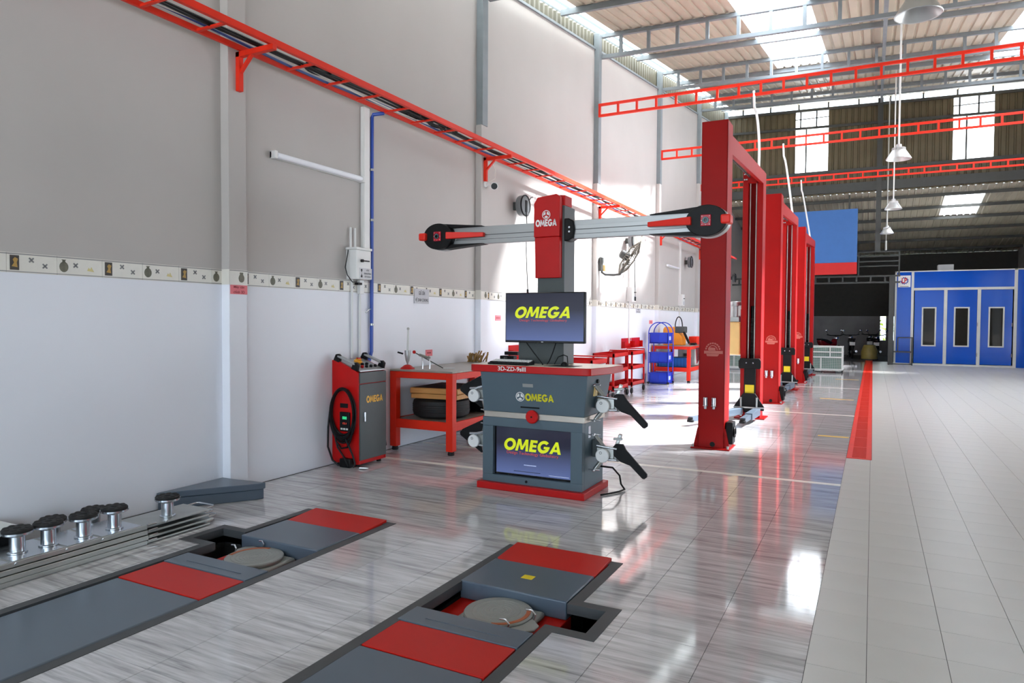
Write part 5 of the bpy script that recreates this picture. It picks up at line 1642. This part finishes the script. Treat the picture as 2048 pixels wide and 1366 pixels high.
# ------------------------------------------------------------------ red trolleys, wall trays, crates, far bench
def cart(x0, x1, y0, y1, label):
    t = thing('tool_trolley', label, 'trolley', ((x0 + x1) / 2, (y0 + y1) / 2, 0), 'red three-tier tool trolleys')
    for z in (0.16, 0.50, 0.80):
        tr = MB().box(x0, x1, y0, y1, z, z + 0.008).build('tray', 'red', t, smooth=False)
        for (a, b_, c, d) in ((x0, x1, y0, y0 + 0.008), (x0, x1, y1 - 0.008, y1), (x0, x0 + 0.008, y0, y1), (x1 - 0.008, x1, y0, y1)):
            MB().box(a, b_, c, d, z, z + 0.075).build('tray_lip', 'red', tr, smooth=False)
    for (a, c) in ((x0, y0), (x1 - 0.03, y0), (x0, y1 - 0.03), (x1 - 0.03, y1 - 0.03)):
        MB().box(a, a + 0.03, c, c + 0.03, 0.13, 0.87).build('corner_post', 'red', t, smooth=False)
        w = MB().lathe([(0.02, -0.018), (0.055, -0.016), (0.06, -0.01), (0.06, 0.01), (0.055, 0.016), (0.02, 0.018)], (a + 0.015, c + 0.015, 0.06), X, 18, True).build('castor_wheel', 'rubber', t)
        MB().box(a - 0.01, a + 0.04, c - 0.005, c + 0.035, 0.115, 0.14).build('castor_fork', 'galv', w, smooth=False)
    MB().tube([(x0 + 0.02, y1 - 0.01, 0.84), (x0 + 0.02, y1 + 0.05, 0.90), (x1 - 0.02, y1 + 0.05, 0.90), (x1 - 0.02, y1 - 0.01, 0.84)], 0.012, 8).build('push_handle', 'red', t)


cart(-4.86, -4.42, 12.82, 13.72, 'red three-tier tool trolley right behind the alignment console')
cart(-4.86, -4.42, 13.98, 14.86, 'red three-tier tool trolley nearest the blue crates')
cart(-4.62, -3.95, 10.4, 11.15, 'red tool trolley mostly hidden behind the console desk')
for (a, b_, lab) in ((14.85, 15.50, 'red wall tray above the trolleys, left of the conduit'), (15.56, 16.2, 'red wall tray above the trolleys, right of the conduit'), (9.45, 10.4, 'red wall tray behind the top monitor of the console')):
    t = thing('wall_tray', lab, 'tray', (WX + 0.05, (a + b_) / 2, 0.90), 'red wall trays')
    MB().box(WX + 0.005, WX + 0.015, a, b_, 0.90, 1.12).build('back_plate', 'red', t, smooth=False)
    MB().box(WX + 0.015, WX + 0.10, a, b_, 0.90, 0.91).build('shelf', 'red', t, smooth=False)
    for yy in (a, b_ - 0.01):
        MB().box(WX + 0.015, WX + 0.09, yy, yy + 0.01, 0.91, 1.05).build('side', 'red', t, smooth=False)

t = thing('crate_rack', 'tall blue wire rack with hoops carrying three blue crates', 'rack', (-4.53, 16.6, 0))
rx0, rx1, ry0, ry1 = -4.78, -4.30, 16.38, 16.82
for (a, c) in ((rx0, ry0), (rx1, ry0), (rx0, ry1), (rx1, ry1)):
    MB().cyl((a, c, 0.02), (a, c, 1.22), 0.012, 8).build('upright', 'bluecrate', t)
    MB().lathe([(0.015, -0.012), (0.03, -0.01), (0.03, 0.01), (0.015, 0.012)], (a, c, 0.03), Y, 12).build('castor', 'rubber', t)
for yy in (ry0, ry1):
    MB().tube([((rx0 + rx1) / 2 + 0.24 * math.cos(a), yy + (0.0), 1.22 + 0.26 * math.sin(a)) for a in [math.pi * i / 14 for i in range(15)]], 0.012, 8).build('hoop', 'bluecrate', t)
for z in (0.03, 0.52, 0.985):
    MB().box(rx0, rx1, ry0, ry1, z - 0.012, z).build('shelf_wire', 'bluecrate', t, smooth=False)
for z, lab in ((0.032, 'blue plastic crate on the bottom tier of the blue rack'), (0.522, 'blue plastic crate on the middle tier of the blue rack'), (0.987, 'blue plastic crate on the top tier of the blue rack')):
    u = thing('plastic_crate', lab, 'crate', (-4.54, 16.6, z), 'blue crates on the rack')
    h = 0.245
    x0, x1, y0, y1 = rx0 + 0.015, rx1 - 0.015, ry0 + 0.015, ry1 - 0.015
    b = MB().box(x0, x1, y0, y1, z, z + 0.01).box(x0, x1, y0, y0 + 0.012, z, z + h).box(x0, x1, y1 - 0.012, y1, z, z + h).box(x0, x0 + 0.012, y0, y1, z, z + h).box(x1 - 0.012, x1, y0, y1, z, z + h)
    b.build('body', 'bluecrate', u, smooth=False)
    MB().box(x0 - 0.008, x1 + 0.008, y0 - 0.008, y1 + 0.008, z + h - 0.025, z + h - 0.005).build('rim', 'bluecrate', u, smooth=False)
    for xx in (x0 + 0.05, (x0 + x1) / 2, x1 - 0.05):
        MB().box(xx - 0.006, xx + 0.006, y0 - 0.006, y0, z + 0.01, z + h - 0.03).build('rib', 'bluecrate', u, smooth=False)
    MB().box(x1, x1 + 0.002, y0 + 0.10, y0 + 0.26, z + 0.07, z + 0.16).build('printed_mark', 'screenpale', u, smooth=False)

bench(-4.92, -3.96, 17.15, 19.05, 0.91, 'orange-red steel workbench under the far wall reel, carrying an orange machine')
t = thing('orange_machine', 'orange bench machine with black hose loop on the far workbench', 'machine', (-4.4, 17.5, 0.91))
MB().prism([(-0.26, 0), (0.22, 0), (0.22, 0.22), (0.10, 0.34), (0.04, 0.46), (-0.22, 0.46), (-0.26, 0.40)], (-4.42, 17.3, 0.91), X, Z, Y, 0.4).build('housing', 'machine', t, bevel=0.015)
MB().box(-4.38, -4.12, 17.28, 17.5, 1.22, 1.38).build('motor_block', 'dark_steel', t, bevel=0.02)
MB().bar((-4.16, 17.3, 1.25), (-4.02, 17.3, 0.96), 0.07, 0.05).build('lever', 'black', t, bevel=0.008)
MB().tube([(-4.38 + 0.09 - 0.09 * math.cos(a), 17.32, 1.36 + 0.26 * math.sin(a)) for a in [math.pi * i / 12 for i in range(13)]], 0.013, 7).build('hose_loop', 'black', t)
MB().box(-4.60, -4.46, 17.296, 17.30, 1.06, 1.10).build('nameplate', 'ink', t, smooth=False)
o = MB().box(-4.20, -3.99, 18.0, 18.5, 0.91, 1.12).build('tool_chest', 'orange', None, bevel=0.01)
tag(o, 'small red chest standing behind the orange machine', 'chest')
o = MB().prism([(-4.10, 17.72), (-3.98, 17.72), (-3.98, 17.98), (-4.10, 17.98)], (0, 0, 0.91), X, Y, Z, 0.05).build('black_case', 'black', None, bevel=0.01)
tag(o, 'flat black case lying at the corner of the far workbench', 'case')
t = thing('parts_crate', 'blue ribbed parts crate on the shelf of the far workbench', 'crate', (-4.45, 17.6, 0.366))
MB().box(-4.80, -4.10, 17.3, 17.9, 0.366, 0.60).build('body', mat('teal_blue_plastic', (22, 92, 168), 0.4), t, bevel=0.01)
for i in range(9):
    MB().box(-4.78 + i * 0.083, -4.75 + i * 0.083, 17.29, 17.30, 0.38, 0.58).build('rib', mat('teal_blue_rib', (26, 104, 184), 0.4) if i == 0 else bpy.data.materials['teal_blue_rib'], t, smooth=False)
t = thing('white_case', 'grey-white tool case standing on the shelf behind the blue parts crate', 'case', (-4.3, 18.3, 0.366))
MB().box(-4.50, -4.05, 18.1, 18.5, 0.366, 0.80).build('shell', 'whitem', t, bevel=0.02)
MB().box(-4.35, -4.20, 18.08, 18.10, 0.60, 0.68).build('latch', 'dark_steel', t)
t = thing('hanging_cables', 'bunch of black cables hanging at the side of the far workbench', 'cables', (-3.93, 17.9, 0.45))
for k in range(6):
    MB().tube([(-3.94, 17.7 + 0.04 * k, 0.84), (-3.925, 17.68 + 0.04 * k, 0.65), (-3.92, 17.72 + 0.05 * k, 0.45 + 0.02 * k), (-3.925, 17.80 + 0.05 * k, 0.62), (-3.94, 17.86 + 0.03 * k, 0.84)], 0.012, 6).build('loop', 'black' if k % 3 else 'pinkink', t)


# wire cages
def wire_cage(x0, x1, y0, y1, h, label):
    t = thing('wire_cage', label, 'cage', ((x0 + x1) / 2, (y0 + y1) / 2, 0), 'white wire cages')
    for (a, c) in ((x0, y0), (x1, y0), (x0, y1), (x1, y1)):
        MB().box(a - 0.02, a + 0.02, c - 0.02, c + 0.02, 0.06, h).build('corner_post', 'whitem', t, smooth=False)
        MB().lathe([(0.02, -0.015), (0.04, -0.012), (0.04, 0.012), (0.02, 0.015)], (a, c, 0.04), X, 12).build('castor', 'rubber', t)
    for z in (0.09, h * 0.58, h * 0.78, h - 0.02):
        for (p, q) in (((x0, y0, z), (x1, y0, z)), ((x1, y0, z), (x1, y1, z)), ((x0, y1, z), (x1, y1, z)), ((x0, y0, z), (x0, y1, z))):
            MB().bar(p, q, 0.035, 0.035).build('rail', 'whitem', t, smooth=False)
    xm = (x0 + x1) / 2
    MB().bar((xm, y0, 0.09), (xm, y0, h * 0.58), 0.03).build('mid_post', 'whitem', t, smooth=False)
    MB().bar((xm + 0.25, y0, h * 0.58), (xm + 0.25, y0, h), 0.03).build('mid_post', 'whitem', t, smooth=False)
    b = MB()
    x = x0 + 0.05
    while x < x1:
        b.bar((x, y0 + 0.005, 0.09), (x, y0 + 0.005, h), 0.005)
        x += 0.05
    z = 0.13
    while z < h:
        b.bar((x0, y0 + 0.005, z), (x1, y0 + 0.005, z), 0.005)
        z += 0.05
    b.build('wire_mesh', 'whitem', t, smooth=False, kind='stuff')
    MB().box(x0 + 0.03, x1 - 0.03, y0 + 0.04, y1 - 0.02, 0.11, h - 0.06).build('contents', 'cage', t)


wire_cage(-1.95, -0.79, 22.9, 23.5, 0.79, 'white wire cage on castors beside the farthest lift')
wire_cage(-4.5, -3.2, 22.6, 23.3, 0.79, 'white wire cage seen between the posts of the first lift')

# ------------------------------------------------------------------ orange ladder beams across the hall
for k, (yy, z0, z1, lab) in enumerate(((13.04, 5.51, 5.76, 'nearest orange ladder beam spanning the hall above the first lift'), (17.6, 5.61, 5.85, 'middle orange ladder beam spanning the hall'), (22.2, 5.59, 5.79, 'farthest orange ladder beam, below the clerestory'))):
    t = thing('ladder_beam', lab, 'beam', (0, yy, z0), 'orange ladder beams')
    xa = WX + 0.10
    for z in (z0 + 0.02, z1 - 0.02):
        MB().bar((xa, yy, z), (RX, yy, z), 0.05, 0.045).build('chord', 'orange', t, smooth=False)
    x = xa + 0.02
    while x < RX:
        MB().bar((x, yy, z0 + 0.02), (x, yy, z1 - 0.02), 0.04).build('rung', 'orange', t, smooth=False)
        x += 0.376

# white feed hoses from the beams down to the lifts
for k, (yy, zz, lab) in enumerate(((13.04, 5.5, 'white feed hose dropping from the nearest beam to the first lift'), (17.6, 5.6, 'white feed hose dropping to the middle lift'), (22.2, 5.58, 'white feed hose dropping to the farthest lift'))):
    yb_ = 11.42 + (0, 5.2, 10.15)[k]
    pts = [(-1.95, yy, zz + 0.1), (-1.93, yy - 0.05, zz - 0.2)] + [(-1.90 + 0.28 * i / 8, yy - (yy - yb_) * (i / 8) ** 1.4, zz - 0.3 - (zz - 0.3 - 3.84) * i / 8) for i in range(9)]
    o = MB().tube(pts, 0.022, 8).build('feed_hose', 'whitep', None)
    tag(o, lab, 'hose', 'white feed hoses')


# ------------------------------------------------------------------ high bay lamps
def lamp(x, y, z, label, bulb=True):
    t = thing('high_bay_lamp', label, 'lamp', (x, y, z), 'hanging high bay lamps')
    MB().lathe([(0.205, 0.0), (0.21, 0.006), (0.115, 0.16), (0.105, 0.165), (0.095, 0.16), (0.195, 0.004), (0.205, 0.0)], (x, y, z), Z, 36, False).build('reflector', 'lampalu', t)
    MB().lathe([(0.09, 0.155), (0.0, 0.15)], (x, y, z), Z, 20, False).build('lens', 'tube', t)
    g_ = MB().lathe([(0.105, 0.16), (0.105, 0.21), (0.05, 0.225), (0.045, 0.27), (0.0, 0.27)], (x, y, z), Z, 24, False).build('gear_housing', 'lampalu', t)
    for i in range(18):
        a = 2 * math.pi * i / 18
        MB().bar((x + 0.108 * math.cos(a), y + 0.108 * math.sin(a), z + 0.165), (x + 0.108 * math.cos(a), y + 0.108 * math.sin(a), z + 0.205), 0.010).build('cooling_fin', 'lampalu', g_, smooth=False)
    MB().cyl((x, y, z + 0.27), (x, y, roofz(x, y) - 0.1 if y < CY else roofz2(x, y)), 0.016, 8).build('drop_rod', 'whitem', t)


lamp(0.335, 7.85, 4.47, 'nearest high bay lamp hanging at the top of the picture')
lamp(0.36, 14.55, 4.47, 'second nearest hanging high bay lamp')
lamp(0.42, 20.85, 4.47, 'third hanging high bay lamp, before the clerestory')
lamp(0.36, 26.3, 4.45, 'smallest and farthest hanging high bay lamp')
t = thing('pendant_tube', 'thin white pendant tube hanging below the farthest lamp', 'lamp', (0.38, 29.5, 4.2))
MB().cyl((0.38, 29.5, 4.2), (0.38, 29.5, 4.55), 0.035, 10).build('tube', 'whitem', t)
MB().cyl((0.38, 29.5, 4.55), (0.38, 29.5, 5.58), 0.012, 8).build('cord', 'whitem', t)

# ------------------------------------------------------------------ blue spray booth
YB = 28.7
q = 1.0106


def bx_(x):
    return x * q


def bz(z):
    return max(0.0, 1.5 + (z - 1.5) * q)


bo = thing('spray_booth', 'blue paint spray booth with three windowed doors and white frame', 'spray booth', (bx_(2.6), YB + 1.5, 0))
F = 0.06
YF, YP = YB, YB + 0.03
for (a, b_) in ((0.68, 0.74), (1.19, 1.27), (4.18, 4.27)):
    MB().box(bx_(a), bx_(b_), YF, YF + F, 0, bz(3.33)).build('frame_post', 'whitem', bo, smooth=False)
MB().box(bx_(0.68), RX - 0.05, YF, YF + F, bz(3.30), bz(3.335)).build('top_rail', 'whitem', bo, smooth=False)
MB().box(bx_(1.27), bx_(4.18), YF, YF + F, bz(2.65), bz(2.735)).build('lintel', 'whitem', bo, smooth=False)
MB().box(bx_(0.74), bx_(4.18), YF, YF + F, 0, 0.06).build('sill', 'whitem', bo, smooth=False)
MB().box(bx_(0.74), bx_(1.19), YP, YP + 0.03, 0.06, bz(3.30)).build('side_panel', 'bluebooth', bo, smooth=False)
MB().box(bx_(1.27), bx_(4.18), YP, YP + 0.03, bz(2.735), bz(3.30)).build('header_panel', 'bluebooth', bo, smooth=False)
MB().box(bx_(4.27), RX - 0.05, YP, YP + 0.03, 0.0, bz(3.30)).build('side_panel', 'bluebooth', bo, smooth=False)
MB().box(bx_(0.68), bx_(0.72), YP, YB + 5.6, 0, bz(3.3)).build('side_wall', 'bluebooth', bo, smooth=False)
MB().box(bx_(0.72), RX - 0.05, YP + 0.06, YB + 5.6, bz(3.24), bz(3.29)).build('booth_roof', 'whitem', bo, smooth=False)
MB().box(bx_(0.72), RX - 0.05, YB + 5.5, YB + 5.6, 0, bz(3.24)).build('booth_back', 'darkwall', bo, smooth=False)
for (a, b_, wa, wb) in ((1.30, 2.18, 1.525, 1.965), (2.285, 3.15, 2.485, 2.94), (3.26, 4.145, 3.48, 3.93)):
    z0, z1, w0, w1 = 0.075, bz(2.645), bz(0.685), bz(2.06)
    a, b_, wa, wb = bx_(a), bx_(b_), bx_(wa), bx_(wb)
    d = MB()
    d.box(a, wa, YP, YP + 0.03, z0, z1).box(wb, b_, YP, YP + 0.03, z0, z1).box(wa, wb, YP, YP + 0.03, z0, w0).box(wa, wb, YP, YP + 0.03, w1, z1)
    d = d.build('door', 'bluebooth', bo, smooth=False)
    f = 0.045
    for (p, r, s_, u_) in ((wa, wa + f, w0, w1), (wb - f, wb, w0, w1), (wa + f, wb - f, w0, w0 + f), (wa + f, wb - f, w1 - f, w1)):
        MB().box(p, r, YP - 0.012, YP + 0.03, s_, u_).build('window_frame', 'whitem', d, smooth=False)
    MB().box(wa + f, wb - f, YP + 0.01, YP + 0.018, w0 + f, w1 - f).build('window_pane', 'winglass', d, smooth=False)
for xx in (1.285, 2.23, 3.205, 4.16):
    if xx in (2.23, 3.205):
        MB().box(bx_(xx) - 0.05, bx_(xx) + 0.05, YF + 0.005, YF + F, 0.06, bz(2.65)).build('door_post', 'whitem', bo, smooth=False)
for xx in (3.17, 4.14):
    for zz in (0.35, 1.4):
        MB().cyl((bx_(xx), YF - 0.005, zz), (bx_(xx), YF - 0.005, zz + 0.12), 0.015, 8).build('hinge', 'galv', bo)
lp = MB().box(bx_(0.775), bx_(1.16), YF + 0.005, YP, bz(2.77), bz(3.18)).build('logo_plate', 'whitelet', bo, smooth=False)
cx_, cz_ = bx_(0.9675), bz(2.995)
b = MB()
for i in range(26):
    a0, a1 = 2 * math.pi * i / 26, 2 * math.pi * (i + 1) / 26
    if math.pi * 0.62 < (a0 % (2 * math.pi)) < math.pi * 0.95:
        continue
    ro = 0.135 if i % 2 else 0.112
    b.prism([(0.088 * math.cos(a0), 0.088 * math.sin(a0)), (ro * math.cos(a0), ro * math.sin(a0)), (ro * math.cos(a1), ro * math.sin(a1)), (0.088 * math.cos(a1), 0.088 * math.sin(a1))], (cx_, YF + 0.005, cz_), X, Z, -Y, 0.003)
b.build('gear_emblem', mat('logo_blue', (28, 40, 150), 0.5), lp, smooth=False)
text('logo_letters', 'LP', 'red', lp, (cx_ - 0.085, YF + 0.0045, cz_ - 0.08), X, Z, 0.17, 0.18, 0.003, 0.03)
MB().box(bx_(0.84), bx_(1.10), YF + 0.003, YF + 0.005, bz(2.79), bz(2.805)).build('logo_caption', 'ink', lp, smooth=False)
o = MB().box(bx_(2.01), bx_(2.48), YB + 0.4, YB + 0.9, bz(3.30), bz(3.56)).build('duct_box', 'plaster2', None, bevel=0.01)
tag(o, 'pale grey duct box standing on the booth roof', 'box')

# steel stand before the booth
t = thing('steel_stand', 'dark steel stand with a raised right side before the booth', 'stand', (0.9, 28.4, 0))
for (p, r) in (((0.53, 28.25, 0), (0.53, 28.25, 0.47)), ((1.25, 28.25, 0), (1.25, 28.25, 0.98)), ((0.53, 28.6, 0), (0.53, 28.6, 0.47)), ((1.25, 28.6, 0), (1.25, 28.6, 0.98)), ((0.53, 28.25, 0.47), (1.25, 28.25, 0.47)),
               ((0.80, 28.25, 0.98), (1.25, 28.25, 0.98)), ((0.80, 28.25, 0.47), (0.80, 28.25, 0.98)), ((0.53, 28.25, 0.04), (1.25, 28.25, 0.04)), ((0.53, 28.6, 0.47), (1.25, 28.6, 0.47)), ((1.25, 28.25, 0.98), (1.25, 28.6, 0.98))):
    MB().bar(p, r, 0.035).build('tube_frame', 'dark_steel', t, smooth=False)

# sign panel, dark frame and railing at the shed entrance
t = thing('sign_board', 'large plain blue board with red lower band hanging at the shed entrance', 'sign board', (-2.0, 27.05, 3.19))
MB().box(-4.3, -0.53, 27.0, 27.1, 3.60, 5.45).build('blue_sheet', 'bluesign', t, smooth=False)
MB().box(-4.3, -0.53, 26.99, 27.11, 3.19, 3.595).build('red_sheet', 'redsign', t, smooth=False)
for xx in (-4.0, -0.8):
    MB().bar((xx, 27.05, 5.4), (xx, 27.05, 5.95), 0.05).build('hanger', 'dark_steel', t, smooth=False)
t = thing('entrance_frame', 'dark steel entrance frame with a ladder beam under the blue panel', 'frame', (-2.1, 28.5, 0))
for z in (2.96, 3.19):
    MB().bar((WX, 28.5, z), (0.84, 28.5, z), 0.07, 0.06).build('chord', 'dark_steel', t, smooth=False)
x = -4.7
while x < 0.5:
    MB().bar((x, 28.5, 2.96), (x, 28.5, 3.19), 0.06).build('web_post', 'dark_steel', t, smooth=False)
    x += 0.46
MB().box(0.50, 0.66, 28.42, 28.58, 0, 3.2).build('column', 'dark_steel', t, smooth=False)
t = thing('steel_railing', 'dark steel railing between the blue panel and the booth roof', 'railing', (0.15, 28.5, 3.4))
for z in (3.55, 3.72, 3.90, 4.06):
    MB().bar((-0.50, 28.5, z), (0.80, 28.5, z), 0.04).build('rail', 'dark_steel', t, smooth=False)
for xx in (-0.5, 0.80):
    MB().bar((xx, 28.5, 3.22), (xx, 28.5, 4.08), 0.05).build('post', 'dark_steel', t, smooth=False)


# ------------------------------------------------------------------ motorbikes parked in the dark shed
def motorbike(x, y, rz, body, label, plate_=False):
    T = Matrix.Translation((x, y, 0)) @ Matrix.Rotation(rz, 4, 'Z')
    t = thing('motorbike', label, 'motorbike', (x, y, 0), 'motorbikes in the shed')
    n_ = lambda: MB(T)
    for xx in (-0.62, 0.62):
        w = n_().torus((xx, 0, 0.29), Y, 0.245, 0.045, 26, 8).build('wheel', 'rubber', t)
        n_().cyl((xx, -0.05, 0.29), (xx, 0.05, 0.29), 0.06).build('hub', 'alu', w)
        for i in range(5):
            a = 2 * math.pi * i / 5
            n_().bar((xx, 0, 0.29), (xx + 0.22 * math.cos(a), 0, 0.29 + 0.22 * math.sin(a)), 0.02).build('spoke', 'alu', w, smooth=False)
    n_().prism([(-0.55, 0.50), (-0.30, 0.36), (0.10, 0.30), (0.32, 0.40), (0.42, 0.72), (0.36, 0.86), (0.20, 0.70), (0.0, 0.62), (-0.35, 0.74), (-0.72, 0.80), (-0.70, 0.72)], (0, 0.10, 0), X, Z, -Y, 0.20).build('fairing', body, t, bevel=0.04)
    n_().prism([(-0.70, 0.80), (-0.30, 0.74), (0.02, 0.66), (0.06, 0.70), (-0.28, 0.82), (-0.66, 0.86)], (0, 0.13, 0), X, Z, -Y, 0.26).build('seat', 'black', t, bevel=0.03)
    n_().bar((0.62, 0, 0.29), (0.40, 0, 0.92), 0.06).build('fork', 'alu', t)
    n_().tube([(0.34, 0.34, 1.0), (0.42, 0.2, 0.97), (0.42, -0.2, 0.97), (0.34, -0.34, 1.0)], 0.018, 8).build('handlebar', 'black', t)
    n_().sphere((0.47, 0, 0.86), 0.10).build('headlight', 'chrome', t)
    for sy in (-1, 1):
        n_().cyl((0.36, sy * 0.26, 0.98), (0.34, sy * 0.36, 1.14), 0.008, 6).build('mirror_stem', 'black', t)
        n_().sphere((0.34, sy * 0.37, 1.17), 0.05).build('mirror', 'chrome', t)
    n_().cyl((-0.1, -0.12, 0.25), (-0.75, -0.15, 0.32), 0.045).build('exhaust', 'chrome', t)
    n_().bar((-0.05, 0.08, 0.28), (-0.05, 0.26, 0.0), 0.02).build('kick_stand', 'dark_steel', t)
    if plate_:
        n_().box(-0.78, -0.765, -0.10, 0.10, 0.56, 0.70).build('number_plate', 'whitelet', t, smooth=False)


motorbike(-1.55, 30.9, R(60), 'motored', 'dark red motorbike parked leftmost in the shed')
motorbike(-0.8, 32.7, R(95), 'moto', 'black motorbike with number plate behind the olive bin, on its left', True)
motorbike(-0.1, 34.4, R(90), 'moto', 'black motorbike deep in the shed behind the others', True)
motorbike(0.15, 32.8, R(90), 'moto', 'black motorbike parked rightmost, next to the steel column', True)
t = thing('olive_bin', 'olive yellow plastic bin standing in the drain line at the shed entrance', 'bin', (-0.1, 31.6, 0))
MB().lathe([(0.28, 0.0), (0.30, 0.02), (0.31, 0.30), (0.22, 0.55), (0.20, 0.57), (0.0, 0.57)], (-0.1, 31.6, 0.03), Z, 24, False).build('tub', 'olive', t)
MB().lathe([(0.32, 0.0), (0.32, 0.04), (0.29, 0.045)], (-0.1, 31.6, 0.0), Z, 24).build('foot_ring', 'dark_steel', t)

# foliage seen through the gap above the rear wall
b = MB()
for i in range(2200):
    c = Vector((random.uniform(-2.5, 5.4), 37.6 + random.uniform(-0.5, 0.5), random.uniform(0.0, 5.2)))
    d1 = Vector((random.uniform(-1, 1), random.uniform(-1, 1), random.uniform(-1, 1))).normalized() * random.uniform(0.08, 0.16)
    d2 = d1.cross(Vector((random.uniform(-1, 1), random.uniform(-1, 1), random.uniform(-1, 1)))).normalized() * 0.05
    b.add([c - d1, c + d2, c + d1, c - d2], [(0, 1, 2, 3)])
o = b.build('hedge_leaves', 'leaf', None, smooth=False, kind='stuff')
tag(o, 'sunlit green leaves seen through the gap over the rear wall', 'foliage', kind='stuff')
